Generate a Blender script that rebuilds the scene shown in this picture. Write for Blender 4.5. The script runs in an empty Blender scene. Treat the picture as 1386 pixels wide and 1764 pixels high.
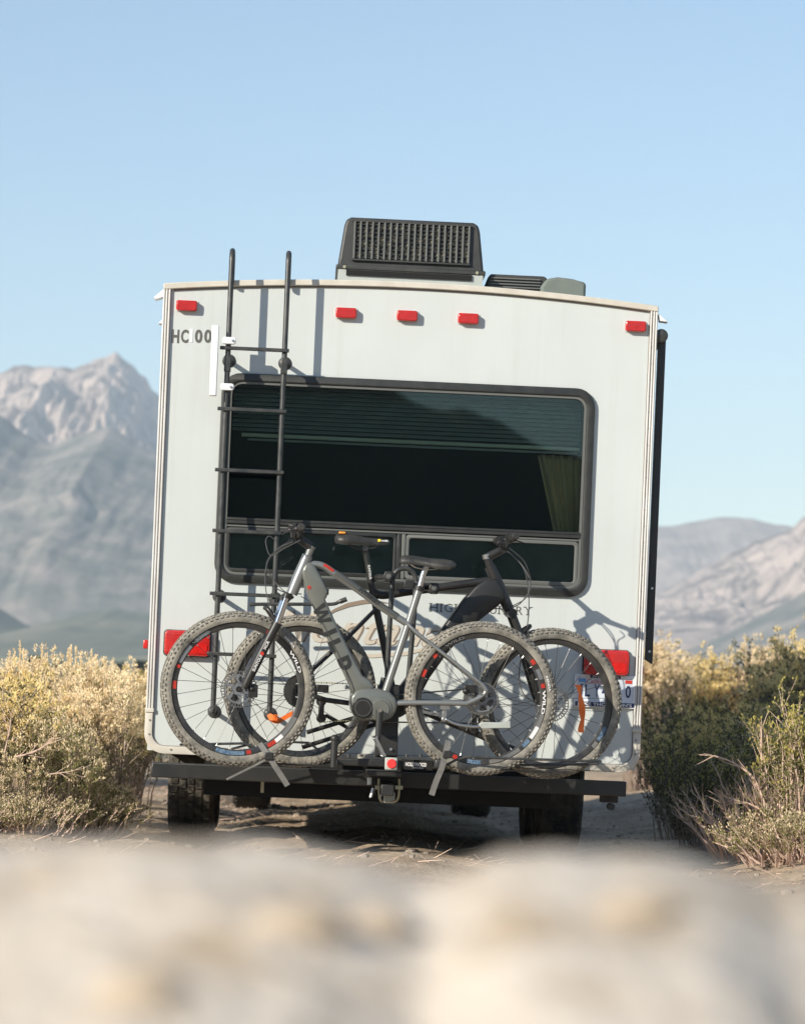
import bpy, bmesh, math, random
import numpy as np
from mathutils import Vector, Matrix, Euler
random.seed(7)
RNG = np.random.default_rng(7)
C = bpy.context.scene.collection
S = bpy.context.scene
R = math.radians
PI = math.pi

# ------------------------------------------------------------------ camera, light, exposure
F = 5536.0; CX = 693.0; CY = 1252.0; EYE = 0.71      # measurements of the photograph (pixels, metres)
cam_d = bpy.data.cameras.new('camera'); cam = bpy.data.objects.new('camera', cam_d); C.objects.link(cam)
cam.location = (0, 0, EYE); cam.rotation_euler = (R(90), 0, 0)
cam_d.sensor_fit = 'HORIZONTAL'; cam_d.sensor_width = 24.0; cam_d.lens = F/1386*24.0
cam_d.shift_y = 370/1386; cam_d.clip_start = 0.05; cam_d.clip_end = 30000
cam_d.dof.use_dof = True; cam_d.dof.focus_distance = 15.6; cam_d.dof.aperture_fstop = 3.7; cam_d.dof.aperture_blades = 9
S.camera = cam

SUN = Vector((1, 1, -0.67)).normalized()
sd = bpy.data.lights.new('sun', 'SUN'); sun = bpy.data.objects.new('sun', sd); C.objects.link(sun)
sd.energy = 5.0; sd.angle = R(0.53); sd.color = (1.0, 0.915, 0.78)
sun.rotation_euler = SUN.to_track_quat('-Z', 'Y').to_euler(); sun.location = (-30, -30, 30)
world = bpy.data.worlds.new('World'); S.world = world; world.use_nodes = True
wn = world.node_tree.nodes; wl = world.node_tree.links
for n in list(wn): wn.remove(n)
sky = wn.new('ShaderNodeTexSky'); sky.sky_type = 'NISHITA'; sky.sun_disc = False
sky.sun_elevation = math.asin(-SUN.z); sky.sun_rotation = R(225)
sky.altitude = 2000; sky.air_density = 1.38; sky.dust_density = 0.25; sky.ozone_density = 2.7
bgn = wn.new('ShaderNodeBackground'); bgn.inputs['Strength'].default_value = 0.100
wo = wn.new('ShaderNodeOutputWorld')
wl.new(sky.outputs[0], bgn.inputs[0]); wl.new(bgn.outputs[0], wo.inputs[0])
S.view_settings.view_transform = 'Standard'; S.view_settings.look = 'None'
S.view_settings.exposure = 0.54; S.view_settings.gamma = 1.0; S.view_settings.use_curve_mapping = False
S.render.engine = 'CYCLES'
S.cycles.max_bounces = 8; S.cycles.transparent_max_bounces = 12; S.cycles.volume_bounces = 1
S.cycles.caustics_reflective = False; S.cycles.caustics_refractive = False

# ------------------------------------------------------------------ the trailer's frame
RV = Matrix.Translation(((675-CX)/346, 16, EYE-(1310-CY)/346)) @ Matrix.Rotation(R(1.8), 4, 'Z') @ Matrix.Rotation(R(2.4), 4, 'Y')
RVI = RV.inverted()
def q(px, py, d=0.0):
    """where the photograph's sight line meets the plane d metres behind the rear wall, in the trailer's frame"""
    o = RVI @ Vector((0, 0, EYE)); r = RVI.to_3x3() @ Vector(((px-CX)/F, 1, -(py-CY)/F))
    t = (-d-o.y)/r.y
    return o + r*t
def w_at(px, py, Y):
    return Vector(((px-CX)/F*Y, Y, EYE-(py-CY)/F*Y))

# ------------------------------------------------------------------ mesh helpers
class MB:
    def __init__(s): s.v = []; s.f = []
    def add(s, vs, fs, M=None):
        n = len(s.v)
        if M is not None: vs = [M @ Vector(p) for p in vs]
        s.v += [tuple(p) for p in vs]; s.f += [tuple(i+n for i in f) for f in fs]
        return s
    def box(s, lo, hi, M=None):
        x0, y0, z0 = lo; x1, y1, z1 = hi
        vs = [(x0,y0,z0),(x1,y0,z0),(x1,y1,z0),(x0,y1,z0),(x0,y0,z1),(x1,y0,z1),(x1,y1,z1),(x0,y1,z1)]
        return s.add(vs, [(0,3,2,1),(4,5,6,7),(0,1,5,4),(1,2,6,5),(2,3,7,6),(3,0,4,7)], M)
    def cbox(s, c, h, M=None):
        return s.box([c[i]-h[i] for i in range(3)], [c[i]+h[i] for i in range(3)], M)
    def tube(s, pts, r, n=8, caps=True, closed=False, flat=1.0):
        pts = [Vector(p) for p in pts]; m = len(pts)
        rs = r if isinstance(r, (list, tuple)) else [r]*m
        vs = []; up = None
        for i, p in enumerate(pts):
            if closed: t = pts[(i+1) % m]-pts[i-1]
            else: t = pts[min(i+1, m-1)]-pts[max(i-1, 0)]
            t.normalize()
            if up is None:
                up = Vector((0, 0, 1)) if abs(t.z) < .9 else Vector((0, 1, 0))
            a = t.cross(up).normalized(); b = a.cross(t).normalized(); up = b
            for k in range(n):
                an = 2*PI*k/n
                vs.append(p+a*(math.cos(an)*rs[i])+b*(math.sin(an)*rs[i]*flat))
        fs = []
        for i in range(m if closed else m-1):
            j = (i+1) % m
            for k in range(n):
                l = (k+1) % n
                fs.append((i*n+k, j*n+k, j*n+l, i*n+l))
        if caps and not closed:
            fs.append(tuple(range(n))); fs.append(tuple(range((m-1)*n, m*n))[::-1])
        return s.add(vs, fs)
    def cyl(s, a, b, r, r2=None, n=16): return s.tube([a, b], [r, r if r2 is None else r2], n)
    def prism(s, poly, y0, y1):
        """polygon given as (x, z), from depth y0 to y1"""
        n = len(poly)
        vs = [(x, y0, z) for x, z in poly]+[(x, y1, z) for x, z in poly]
        fs = [tuple(range(n)), tuple(range(n, 2*n))[::-1]]+[(i, i+n, (i+1) % n+n, (i+1) % n) for i in range(n)]
        return s.add(vs, fs)
    def lathe(s, prof, n=32, c=(0,0,0), closed=True, M=None):
        """profile of (r, y) turned round the y axis"""
        m = len(prof); vs = []; fs = []
        for k in range(n):
            a = 2*PI*k/n
            for r, y in prof: vs.append((c[0]+r*math.cos(a), c[1]+y, c[2]+r*math.sin(a)))
        for k in range(n):
            l = (k+1) % n
            for i in range(m if closed else m-1):
                j = (i+1) % m
                fs.append((k*m+i, k*m+j, l*m+j, l*m+i))
        return s.add(vs, fs, M)
    def ball(s, c, r, n=12, M=None):
        r = r if isinstance(r, (tuple, list)) else (r, r, r)
        vs = []; fs = []; h = n//2
        for i in range(h+1):
            ph = PI*i/h
            for k in range(n):
                a = 2*PI*k/n
                vs.append((c[0]+r[0]*math.sin(ph)*math.cos(a), c[1]+r[1]*math.sin(ph)*math.sin(a), c[2]+r[2]*math.cos(ph)))
        for i in range(h):
            for k in range(n):
                l = (k+1) % n
                fs.append((i*n+k, (i+1)*n+k, (i+1)*n+l, i*n+l))
        return s.add(vs, fs, M)
    def mesh(s, name, m, o=None, smooth=40):
        me = bpy.data.meshes.new(name)
        v = s.v
        if o is not None: v = [(p[0]-o[0], p[1]-o[1], p[2]-o[2]) for p in v]
        me.from_pydata(v, [], s.f); me.validate()
        bm = bmesh.new(); bm.from_mesh(me); bmesh.ops.remove_doubles(bm, verts=bm.verts, dist=1e-6)
        bmesh.ops.recalc_face_normals(bm, faces=bm.faces); bm.to_mesh(me); bm.free()
        if m: me.materials.append(m)
        if smooth:
            for p in me.polygons: p.use_smooth = True
            me.set_sharp_from_angle(angle=R(smooth))
        return me
    def build(s, name, m, parent=None, smooth=40, bevel=0):
        o = None
        if parent is not None and parent.get('_o') is not None: o = parent['_o']
        ob = bpy.data.objects.new(name, s.mesh(name, m, o, smooth)); C.objects.link(ob)
        if parent is not None:
            ob.parent = parent
            if o is not None: ob['_o'] = list(o)
        if bevel:
            b = ob.modifiers.new('bevel', 'BEVEL'); b.width = bevel; b.segments = 2; b.limit_method = 'ANGLE'; b.angle_limit = R(35)
        return ob

def tag(o, label=None, cat=None, group=None, kind=None):
    if label: o['label'] = label
    if cat: o['category'] = cat
    if group: o['group'] = group
    if kind: o['kind'] = kind
    return o
def root(name, base=(0,0,0), frame=None, extra=None):
    """an Empty at the thing's base; its parts are modelled in the frame's coordinates"""
    o = bpy.data.objects.new(name, None); C.objects.link(o); o.empty_display_size = .1
    m = (frame if frame is not None else Matrix.Identity(4)) @ Matrix.Translation(base)
    if extra is not None: m = m @ extra
    o.matrix_world = m; o['_o'] = list(base)
    return o
def obj(name, me, parent=None, M=None):
    o = bpy.data.objects.new(name, me); C.objects.link(o)
    if parent is not None: o.parent = parent
    if M is not None: o.matrix_local = M
    return o

def rrect(x0, z0, x1, z1, r, n=6):
    out = []
    for cx, cz, a0 in ((x1-r, z1-r, 0), (x0+r, z1-r, 90), (x0+r, z0+r, 180), (x1-r, z0+r, 270)):
        for k in range(n+1):
            a = R(a0+90*k/n); out.append((cx+r*math.cos(a), cz+r*math.sin(a)))
    return out
def filled(outlines, y0, y1, bevel=0.0):
    """a plate with holes: outlines of (x, z); the first is the rim, the others are holes"""
    cu = bpy.data.curves.new('c', 'CURVE'); cu.dimensions = '2D'; cu.fill_mode = 'BOTH'
    h = abs(y1-y0)/2; cu.extrude = h-bevel; cu.bevel_depth = bevel; cu.bevel_resolution = 1; cu.offset = -bevel
    for ol in outlines:
        sp = cu.splines.new('POLY'); sp.points.add(len(ol)-1); sp.use_cyclic_u = True
        for i, (x, z) in enumerate(ol): sp.points[i].co = (x, z, 0, 1)
    return _tomesh(cu, Matrix.Translation((0, (y0+y1)/2, 0)) @ Matrix.Rotation(R(90), 4, 'X'))
def _tomesh(cu, M):
    ob = bpy.data.objects.new('t', cu)
    TC.objects.link(ob)
    dg = bpy.context.evaluated_depsgraph_get(); dg.update()
    me = bpy.data.meshes.new_from_object(ob.evaluated_get(dg)); me.transform(M)
    b = MB(); b.v = [tuple(v.co) for v in me.vertices]; b.f = [tuple(p.vertices) for p in me.polygons]
    bpy.data.objects.remove(ob); bpy.data.curves.remove(cu); bpy.data.meshes.remove(me)
    return b
TC = C
_tc = {}
def text(s, size=1.0, bold=0.0, ext=0.001, shear=0.0, spacing=1.0):
    """lettering in its own plane: x along the line, z up, centred on the origin"""
    k = (s, bold, shear, spacing)
    if k not in _tc:
        cu = bpy.data.curves.new('f', 'FONT'); cu.body = s; cu.size = 1.0; cu.offset = bold; cu.extrude = .5; cu.shear = shear
        cu.space_character = spacing; cu.resolution_u = 3
        _tc[k] = _tomesh(cu, Matrix.Rotation(R(90), 4, 'X'))
    b = _tc[k]
    xs = [v[0] for v in b.v]; zs = [v[2] for v in b.v]
    cx = (min(xs)+max(xs))/2; cz = (min(zs)+max(zs))/2
    o = MB(); o.v = [((x-cx)*size, y*2*ext, (z-cz)*size) for x, y, z in b.v]; o.f = list(b.f)
    o.w = (max(xs)-min(xs))*size; o.h = (max(zs)-min(zs))*size
    return o
def text_fit(s, w, h, bold=0.0, ext=0.001, shear=0.0, spacing=1.0):
    b = text(s, 1, bold, ext, shear, spacing)
    b.v = [(x*w/b.w, y, z*h/b.h) for x, y, z in b.v]
    return b
def xf(b, M):
    b.v = [tuple(M @ Vector(p)) for p in b.v]; return b
def place(b, c, ang=0.0):
    """turn lettering in the x-z plane by ang (degrees, anticlockwise as seen from behind the trailer) and put it at c"""
    return xf(b, Matrix.Translation(c) @ Matrix.Rotation(R(-ang), 4, 'Y'))
def arc_text(s, h, r, y, a0, w, bold=.02, ext=.0008, inward=False):
    b = text_fit(s, w, h, bold, ext)
    sg = -1 if inward else 1
    b.v = [((r+sg*z)*math.cos(R(a0)-sg*x/r), y+yy, (r+sg*z)*math.sin(R(a0)-sg*x/r)) for x, yy, z in b.v]
    return b

# ------------------------------------------------------------------ materials
def mat(name, col, rough=.6, metal=0.0, col2=None, scale=8.0, amt=.5, bump=0.0, bscale=60.0, coat=0.0, detail=6.0, spec=None, stretch=None, trans=0.0, lo=.35, hi=.65):
    m = bpy.data.materials.new(name); m.use_nodes = True
    nt = m.node_tree; N = nt.nodes; L = nt.links; b = N['Principled BSDF']
    b.inputs['Base Color'].default_value = (*col, 1); b.inputs['Roughness'].default_value = rough; b.inputs['Metallic'].default_value = metal
    if coat: b.inputs['Coat Weight'].default_value = coat; b.inputs['Coat Roughness'].default_value = .12
    if spec is not None: b.inputs['Specular IOR Level'].default_value = spec
    tc = N.new('ShaderNodeTexCoord'); src = tc.outputs['Object']
    if stretch:
        mp = N.new('ShaderNodeMapping'); mp.inputs['Scale'].default_value = stretch; L.new(src, mp.inputs[0]); src = mp.outputs[0]
    if col2:
        t = N.new('ShaderNodeTexNoise'); t.inputs['Scale'].default_value = scale; t.inputs['Detail'].default_value = detail; t.inputs['Roughness'].default_value = .62
        L.new(src, t.inputs['Vector'])
        r = N.new('ShaderNodeMapRange'); r.inputs[1].default_value = lo; r.inputs[2].default_value = hi; r.inputs[4].default_value = amt
        L.new(t.outputs['Fac'], r.inputs[0])
        x = N.new('ShaderNodeMix'); x.data_type = 'RGBA'; x.inputs[6].default_value = (*col, 1); x.inputs[7].default_value = (*col2, 1)
        L.new(r.outputs[0], x.inputs[0]); L.new(x.outputs[2], b.inputs['Base Color'])
    if bump:
        t2 = N.new('ShaderNodeTexNoise'); t2.inputs['Scale'].default_value = bscale; t2.inputs['Detail'].default_value = 5
        L.new(src, t2.inputs['Vector'])
        bp = N.new('ShaderNodeBump'); bp.inputs['Strength'].default_value = bump; bp.inputs['Distance'].default_value = .01
        L.new(t2.outputs['Fac'], bp.inputs['Height']); L.new(bp.outputs[0], b.inputs['Normal'])
    if trans:
        tr = N.new('ShaderNodeBsdfTranslucent'); tr.inputs[0].default_value = (*[min(1, c*1.3) for c in col], 1)
        mx = N.new('ShaderNodeMixShader'); mx.inputs[0].default_value = trans
        L.new(b.outputs[0], mx.inputs[1]); L.new(tr.outputs[0], mx.inputs[2]); L.new(mx.outputs[0], N['Material Output'].inputs[0])
    return m
def glass_mat():
    m = bpy.data.materials.new('tinted_glass'); m.use_nodes = True
    N = m.node_tree.nodes; L = m.node_tree.links; N.remove(N['Principled BSDF'])
    g = N.new('ShaderNodeBsdfGlossy'); g.inputs['Roughness'].default_value = .012
    g.inputs[0].default_value = (.88, 1, .99, 1)
    t = N.new('ShaderNodeBsdfTransparent'); t.inputs[0].default_value = (.75, .80, .775, 1)
    f = N.new('ShaderNodeFresnel'); f.inputs[0].default_value = 1.5
    x = N.new('ShaderNodeMixShader'); L.new(f.outputs[0], x.inputs[0]); L.new(t.outputs[0], x.inputs[1]); L.new(g.outputs[0], x.inputs[2])
    L.new(x.outputs[0], N['Material Output'].inputs[0]); return m
M = {}
M['wall'] = mat('fibreglass_wall', (.56,.60,.59), .34, col2=(.52,.555,.545), scale=1.6, amt=.8, bump=.05, bscale=2.2, coat=.15)
def add_grime(m):
    """rain streaks and road dust of the panel itself"""
    N = m.node_tree.nodes; L = m.node_tree.links; b = N['Principled BSDF']; old = b.inputs['Base Color'].links[0].from_socket
    tc = N.new('ShaderNodeTexCoord')
    def layer(old, scale, sc, lo, hi, amt, col):
        mp = N.new('ShaderNodeMapping'); mp.inputs['Scale'].default_value = scale; L.new(tc.outputs['Object'], mp.inputs[0])
        t = N.new('ShaderNodeTexNoise'); t.inputs['Scale'].default_value = sc; t.inputs['Detail'].default_value = 7; t.inputs['Roughness'].default_value = .7; L.new(mp.outputs[0], t.inputs['Vector'])
        r = N.new('ShaderNodeMapRange'); r.inputs[1].default_value = lo; r.inputs[2].default_value = hi; r.inputs[4].default_value = amt; L.new(t.outputs['Fac'], r.inputs[0])
        x = N.new('ShaderNodeMix'); x.data_type = 'RGBA'; L.new(r.outputs[0], x.inputs[0]); L.new(old, x.inputs[6]); x.inputs[7].default_value = (*col, 1); return x.outputs[2]
    o = layer(old, (1, 1, .035), 16, .52, .74, .24, (.42,.42,.385))
    o = layer(o, (1, 1, .7), 3.5, .58, .75, .45, (.60,.65,.64))
    o = layer(o, (1, 1, 1), 70, .66, .74, .25, (.40,.38,.33))
    L.new(o, b.inputs['Base Color'])
add_grime(M['wall'])
M['trim'] = mat('cream_trim', (.60,.57,.50), .45, col2=(.46,.42,.35), scale=9, amt=.6)
M['trimlight'] = mat('white_aluminium_trim', (.66,.655,.63), .35, col2=(.38,.36,.33), scale=14, amt=.45, stretch=(1,1,.3))
M['groove'] = mat('trim_groove', (.20,.17,.15), .7)
M['white'] = mat('white_plastic', (.72,.735,.76), .4)
M['roof'] = mat('roof_membrane', (.7,.7,.68), .7)
M['frame'] = mat('window_frame', (.018,.020,.019), .45, col2=(.05,.05,.046), scale=20, amt=.4)
M['glass'] = glass_mat()
M['screen'] = mat('insect_screen', (.16,.165,.155), .9, col2=(.24,.24,.215), scale=5, amt=.7)
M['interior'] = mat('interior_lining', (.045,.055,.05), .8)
M['blind'] = mat('blind_slat', (.42,.48,.43), .5)
M['rail'] = mat('blind_rail', (.75,.85,.65), .5)
M['curtain'] = mat('curtain_cloth', (.80,.68,.38), .9, col2=(.55,.47,.26), scale=6)
M['black'] = mat('black_paint', (.014,.015,.015), .42, col2=(.05,.045,.04), scale=6, amt=.35, bump=.1, bscale=90)
M['ladder'] = mat('ladder_powder_coat', (.022,.026,.028), .38, col2=(.10,.095,.085), scale=22, amt=.5)
M['under'] = mat('underbody', (.006,.006,.006), .9)
M['acshroud'] = mat('shroud_plastic', (.028,.030,.029), .5, col2=(.07,.068,.06), scale=7, amt=.5, bump=.15, bscale=120)
M['acslat'] = mat('grille_slat', (.12,.125,.118), .5)
M['coil'] = mat('condenser_coil', (.02,.02,.018), .6, col2=(.38,.32,.2), scale=45, amt=.9, lo=.5, hi=.62)
M['greybase'] = mat('grey_base', (.42,.45,.42), .6, col2=(.3,.32,.3), scale=6)
M['greycover'] = mat('grey_green_cover', (.15,.175,.155), .8, col2=(.10,.12,.105), scale=6, bump=.3, bscale=25)
M['red'] = mat('red_lens', (.55,.014,.010), .25, col2=(.36,.010,.008), scale=30, amt=.6, coat=.6, bump=.25, bscale=140)
M['redface2'] = mat('red_reflector_prisms', (.70,.02,.015), .15, col2=(.35,.005,.005), scale=160, amt=.9)
M['redface'] = mat('red_reflector', (.85,.05,.05), .3)
M['letter'] = mat('dark_vinyl', (.10,.095,.085), .5)
M['letterdim'] = mat('faded_vinyl', (.72,.74,.72), .5)
M['brown'] = mat('brown_vinyl', (.24,.185,.14), .5)
M['tan'] = mat('tan_vinyl', (.52,.475,.40), .5)
M['plate'] = mat('plate_white', (.60,.66,.74), .45)
M['blue'] = mat('plate_ink', (.015,.03,.10), .5)
M['sky'] = mat('plate_blue', (.12,.33,.65), .5)
M['orange'] = mat('orange_webbing', (.95,.16,.02), .6, col2=(.8,.25,.05), scale=60, amt=.6)
M['tyre'] = mat('dusty_rubber', (.085,.082,.072), .85, col2=(.31,.29,.245), scale=18, amt=.95, bump=.3, bscale=160, lo=.3, hi=.6)
M['knob'] = mat('dusty_knobs', (.10,.095,.085), .9, col2=(.38,.355,.30), scale=60, amt=.9)
M['rubber'] = mat('road_tyre_rubber', (.02,.02,.019), .8, col2=(.20,.17,.13), scale=9, amt=.55, bump=.2)
M['rim'] = mat('black_rim', (.025,.025,.026), .35, col2=(.09,.085,.075), scale=16, amt=.5)
M['alu'] = mat('brushed_metal', (.55,.56,.56), .3, 1.0)
M['chrome'] = mat('chrome', (.62,.63,.65), .15, 1.0)
M['steel'] = mat('spoke_steel', (.10,.10,.095), .4, .8)
M['nipple'] = mat('bright_nipple', (.85,.84,.8), .35, .6)
M['fgrey'] = mat('grey_frame_paint', (.135,.145,.13), .33, .2, col2=(.19,.195,.175), scale=5, amt=.6, coat=.5)
M['fsilver'] = mat('silver_frame_paint', (.25,.26,.255), .32, .5, coat=.4)
M['fdark2'] = mat('dark_grey_paint', (.07,.075,.07), .4, col2=(.10,.10,.095), coat=.2)
M['fdark'] = mat('charcoal_decal', (.022,.024,.023), .5)
M['fblack'] = mat('matt_black_paint', (.011,.011,.011), .45, col2=(.04,.037,.033), scale=10, amt=.35, coat=.1)
M['bikewhite'] = mat('white_decal', (.8,.8,.8), .4)
M['bikered'] = mat('red_decal', (.55,.035,.02), .4, col2=(.3,.03,.02), scale=60, amt=.7)
M['bikeblue'] = mat('blue_decal', (.03,.08,.16), .4, col2=(.25,.35,.45), scale=120, amt=.8)
M['amber'] = mat('amber_reflector', (.95,.35,.05), .3)
M['yellow'] = mat('yellow_decal', (.9,.72,.05), .4)
M['saddle'] = mat('saddle_vinyl', (.02,.02,.019), .45, col2=(.075,.07,.06), scale=12, amt=.5, bump=.2, bscale=80)
M['cable'] = mat('cable_housing', (.06,.06,.058), .35, coat=.3)
M['disc'] = mat('steel_disc', (.16,.16,.155), .4, .5)
M['discarm'] = mat('disc_carrier', (.20,.21,.225), .4, .3)
M['strap'] = mat('grey_strap', (.10,.10,.095), .6, col2=(.22,.21,.19), scale=25, amt=.6)
M['brass'] = mat('zinc_pin', (.45,.42,.28), .4, .6)
M['truck'] = mat('truck_paint', (.05,.06,.07), .35, coat=.8)

# ------------------------------------------------------------------ noise on arrays
def _h(ix, iy, s):
    n = (ix.astype(np.int64)*374761393+iy.astype(np.int64)*668265263+s*1274126177) & 0xffffffff
    n = ((n ^ (n >> 13))*1274126177) & 0xffffffff
    return ((n ^ (n >> 16)) & 0xffff)/65535.0
def vn(x, y, s=0):
    x = np.asarray(x, float); y = np.asarray(y, float)
    ix = np.floor(x); iy = np.floor(y); fx = x-ix; fy = y-iy; fx = fx*fx*fx*(fx*(fx*6-15)+10); fy = fy*fy*fy*(fy*(fy*6-15)+10)
    a = _h(ix, iy, s); b = _h(ix+1, iy, s); c = _h(ix, iy+1, s); d = _h(ix+1, iy+1, s)
    return (a+(b-a)*fx)*(1-fy)+(c+(d-c)*fx)*fy
def fbm(x, y, o=5, s=0, g=.5):
    t = 0; a = 1; n = 0
    for i in range(o): t = t+a*vn(x*2**i, y*2**i, s+i*17); n += a; a *= g
    return t/n
def rdg(x, y, o=5, s=0, g=.55):
    t = 0; a = 1; n = 0
    for i in range(o): t = t+a*(1-abs(2*vn(x*2**i, y*2**i, s+i*31)-1)); n += a; a *= g
    return t/n
def sst(x, a, b):
    t = np.clip((x-a)/(b-a), 0, 1); return t*t*(3-2*t)
def grid(name, X, Y, Z, m, smooth=True):
    ny, nx = X.shape
    co = np.stack([X, Y, Z], -1).reshape(-1, 3)
    i = np.arange(ny*nx).reshape(ny, nx)
    qd = np.stack([i[:-1, :-1], i[:-1, 1:], i[1:, 1:], i[1:, :-1]], -1).reshape(-1, 4)
    me = bpy.data.meshes.new(name); me.vertices.add(len(co)); me.vertices.foreach_set('co', co.ravel())
    me.loops.add(qd.size); me.loops.foreach_set('vertex_index', qd.ravel().astype(np.int32))
    me.polygons.add(len(qd)); me.polygons.foreach_set('loop_start', (np.arange(len(qd))*4).astype(np.int32))
    me.polygons.foreach_set('loop_total', np.full(len(qd), 4, np.int32)); me.update(calc_edges=True); me.validate()
    me.polygons.foreach_set('use_smooth', np.full(len(qd), smooth)); me.materials.append(m)
    o = bpy.data.objects.new(name, me); C.objects.link(o); return o
#SECTION ground
def ground_z(x, y):
    x = np.asarray(x, float); y = np.asarray(y, float)
    xc = np.clip(x, -1.7, 1.5)
    far = sst(y, 40, 90)
    z = (.045-.042*(xc+.1))*(1-far)
    z = z+(.07*sst(-x, 1.35, 2.4)+.10*sst(x, 1.55, 2.5))*(1-far)
    ctr = -.03*(y-16)/1.0
    for wx in (-1.02, 1.02):                                  # wheel ruts
        z = z-.05*np.exp(-((x-ctr*0-wx+.03*(y-16))/.17)**2)*(1-far)*sst(y, 8, 11)
    z = z+.05*np.exp(-((x+.03*(y-16))/.35)**2)*(1-far)*sst(y, 8, 11)
    z = z+(fbm(x*1.3, y*.9, 5, 3)-.5)*.10*(1-.5*np.exp(-(x/1.2)**2))
    z = z+(fbm(x*7, y*5, 4, 9)-.5)*.035
    # the earth bank the photographer crouches behind: it rises to a crest 1.85 m off and drops to the track
    b = 1-sst(y, 2.05, 4.6)
    cpx = np.array([-900,-300,0,120,250,380,500,600,680,735,790,860,960,1080,1170,1240,1320,1500,2200])
    cpy = np.array([1440,1470,1458,1450,1438,1444,1458,1482,1512,1528,1502,1476,1466,1464,1474,1500,1536,1552,1500])
    c = .71-(np.interp(x, (cpx-693)/5536*1.85, cpy)-1252)/5536*1.85
    dy = y-1.85
    slope = .30+.10*(fbm(x*9, x*0+2, 3, 71)-.5)
    bank = c-np.where(dy < 0, np.maximum(slope*(np.sqrt(dy*dy+.0009)-.03), 0), .13*dy)
    bank = np.maximum(bank, .30)+np.where(dy < 0, 0, 0)
    bank = bank+((fbm(x*14, y*14, 4, 41)-.5)*.014+(fbm(x*45, y*45, 3, 43)-.5)*.004)*np.exp(-((y-1.6)/.9)**2)
    z = z*(1-b)+b*bank
    # far plain swelling towards the foothills
    z = z+sst(y, 150, 1500)*16.5+sst(y, 30, 260)*.0
    z = z+(fbm(x*.02, y*.02, 4, 5)-.5)*1.2*sst(y, 60, 200)
    return z
def lines(parts):
    out = []
    for a, b, n in parts: out += list(np.linspace(a, b, n, endpoint=False))
    return np.array(out+[parts[-1][1]])
gx = lines([(-3100,-600,20),(-600,-40,40),(-40,-6,50),(-6,-2.6,50),(-2.6,-.5,80),(-.5,.5,90),(.5,2.6,80),(2.6,6,50),(6,40,50),(40,600,40),(600,3100,20)])
gy = lines([(-3100,-400,18),(-400,-10,40),(-10,.4,30),(.4,3,150),(3,13,70),(13,30,330),(30,60,130),(60,300,70),(300,1600,40),(1600,5600,30)])
GX, GY = np.meshgrid(gx, gy)
GZ = ground_z(GX, GY)
def ground_mat():
    m = bpy.data.materials.new('sandy_dirt'); m.use_nodes = True
    N = m.node_tree.nodes; L = m.node_tree.links; b = N['Principled BSDF']; b.inputs['Roughness'].default_value = .95
    b.inputs['Specular IOR Level'].default_value = .15
    tc = N.new('ShaderNodeTexCoord')
    def noise(sc, det=6):
        t = N.new('ShaderNodeTexNoise'); t.inputs['Scale'].default_value = sc; t.inputs['Detail'].default_value = det; L.new(tc.outputs['Object'], t.inputs['Vector']); return t
    def ramp(src, stops):
        r = N.new('ShaderNodeValToRGB'); L.new(src, r.inputs[0]); e = r.color_ramp.elements
        for i, (p, c) in enumerate(stops):
            el = e[i] if i < 2 else e.new(p)
            el.position = p; el.color = (*c, 1)
        return r
    a = ramp(noise(1.6, 8).outputs['Fac'], [(.30, (.31,.235,.165)), (.72, (.56,.46,.35)), (.5, (.46,.36,.26))])
    g = ramp(noise(38, 4).outputs['Fac'], [(.36, (.62,.58,.54)), (.62, (1,1,1))])
    x = N.new('ShaderNodeMix'); x.data_type = 'RGBA'; x.blend_type = 'MULTIPLY'; x.inputs[0].default_value = .7
    L.new(a.outputs[0], x.inputs[6]); L.new(g.outputs[0], x.inputs[7])
    # pale stony bank near the camera, grey-green sage plain far off
    se = N.new('ShaderNodeSeparateXYZ'); L.new(tc.outputs['Object'], se.inputs[0])
    def rng(a0, a1):
        r = N.new('ShaderNodeMapRange'); r.inputs[1].default_value = a0; r.inputs[2].default_value = a1; L.new(se.outputs[1], r.inputs[0]); return r
    near = ramp(noise(16, 5).outputs['Fac'], [(.32, (.42,.335,.24)), (.48, (.565,.495,.41)), (.75, (.63,.575,.50))])
    x2 = N.new('ShaderNodeMix'); x2.data_type = 'RGBA'; L.new(rng(3.6, 2.6).outputs[0], x2.inputs[0]); L.new(x.outputs[2], x2.inputs[6]); L.new(near.outputs[0], x2.inputs[7])
    farc = ramp(noise(.03, 6).outputs['Fac'], [(.35, (.10,.115,.075)), (.65, (.22,.20,.13))])
    x3 = N.new('ShaderNodeMix'); x3.data_type = 'RGBA'; L.new(rng(40, 90).outputs[0], x3.inputs[0]); L.new(x2.outputs[2], x3.inputs[6]); L.new(farc.outputs[0], x3.inputs[7])
    L.new(x3.outputs[2], b.inputs['Base Color'])
    bp = N.new('ShaderNodeBump'); bp.inputs['Strength'].default_value = .5; bp.inputs['Distance'].default_value = .02
    L.new(noise(45, 6).outputs['Fac'], bp.inputs['Height']); L.new(bp.outputs[0], b.inputs['Normal'])
    return m
gr = grid('ground', GX, GY, GZ, ground_mat()); gr['kind'] = 'structure'
def gz(x, y): return float(ground_z(np.array([x]), np.array([y]))[0])
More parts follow.
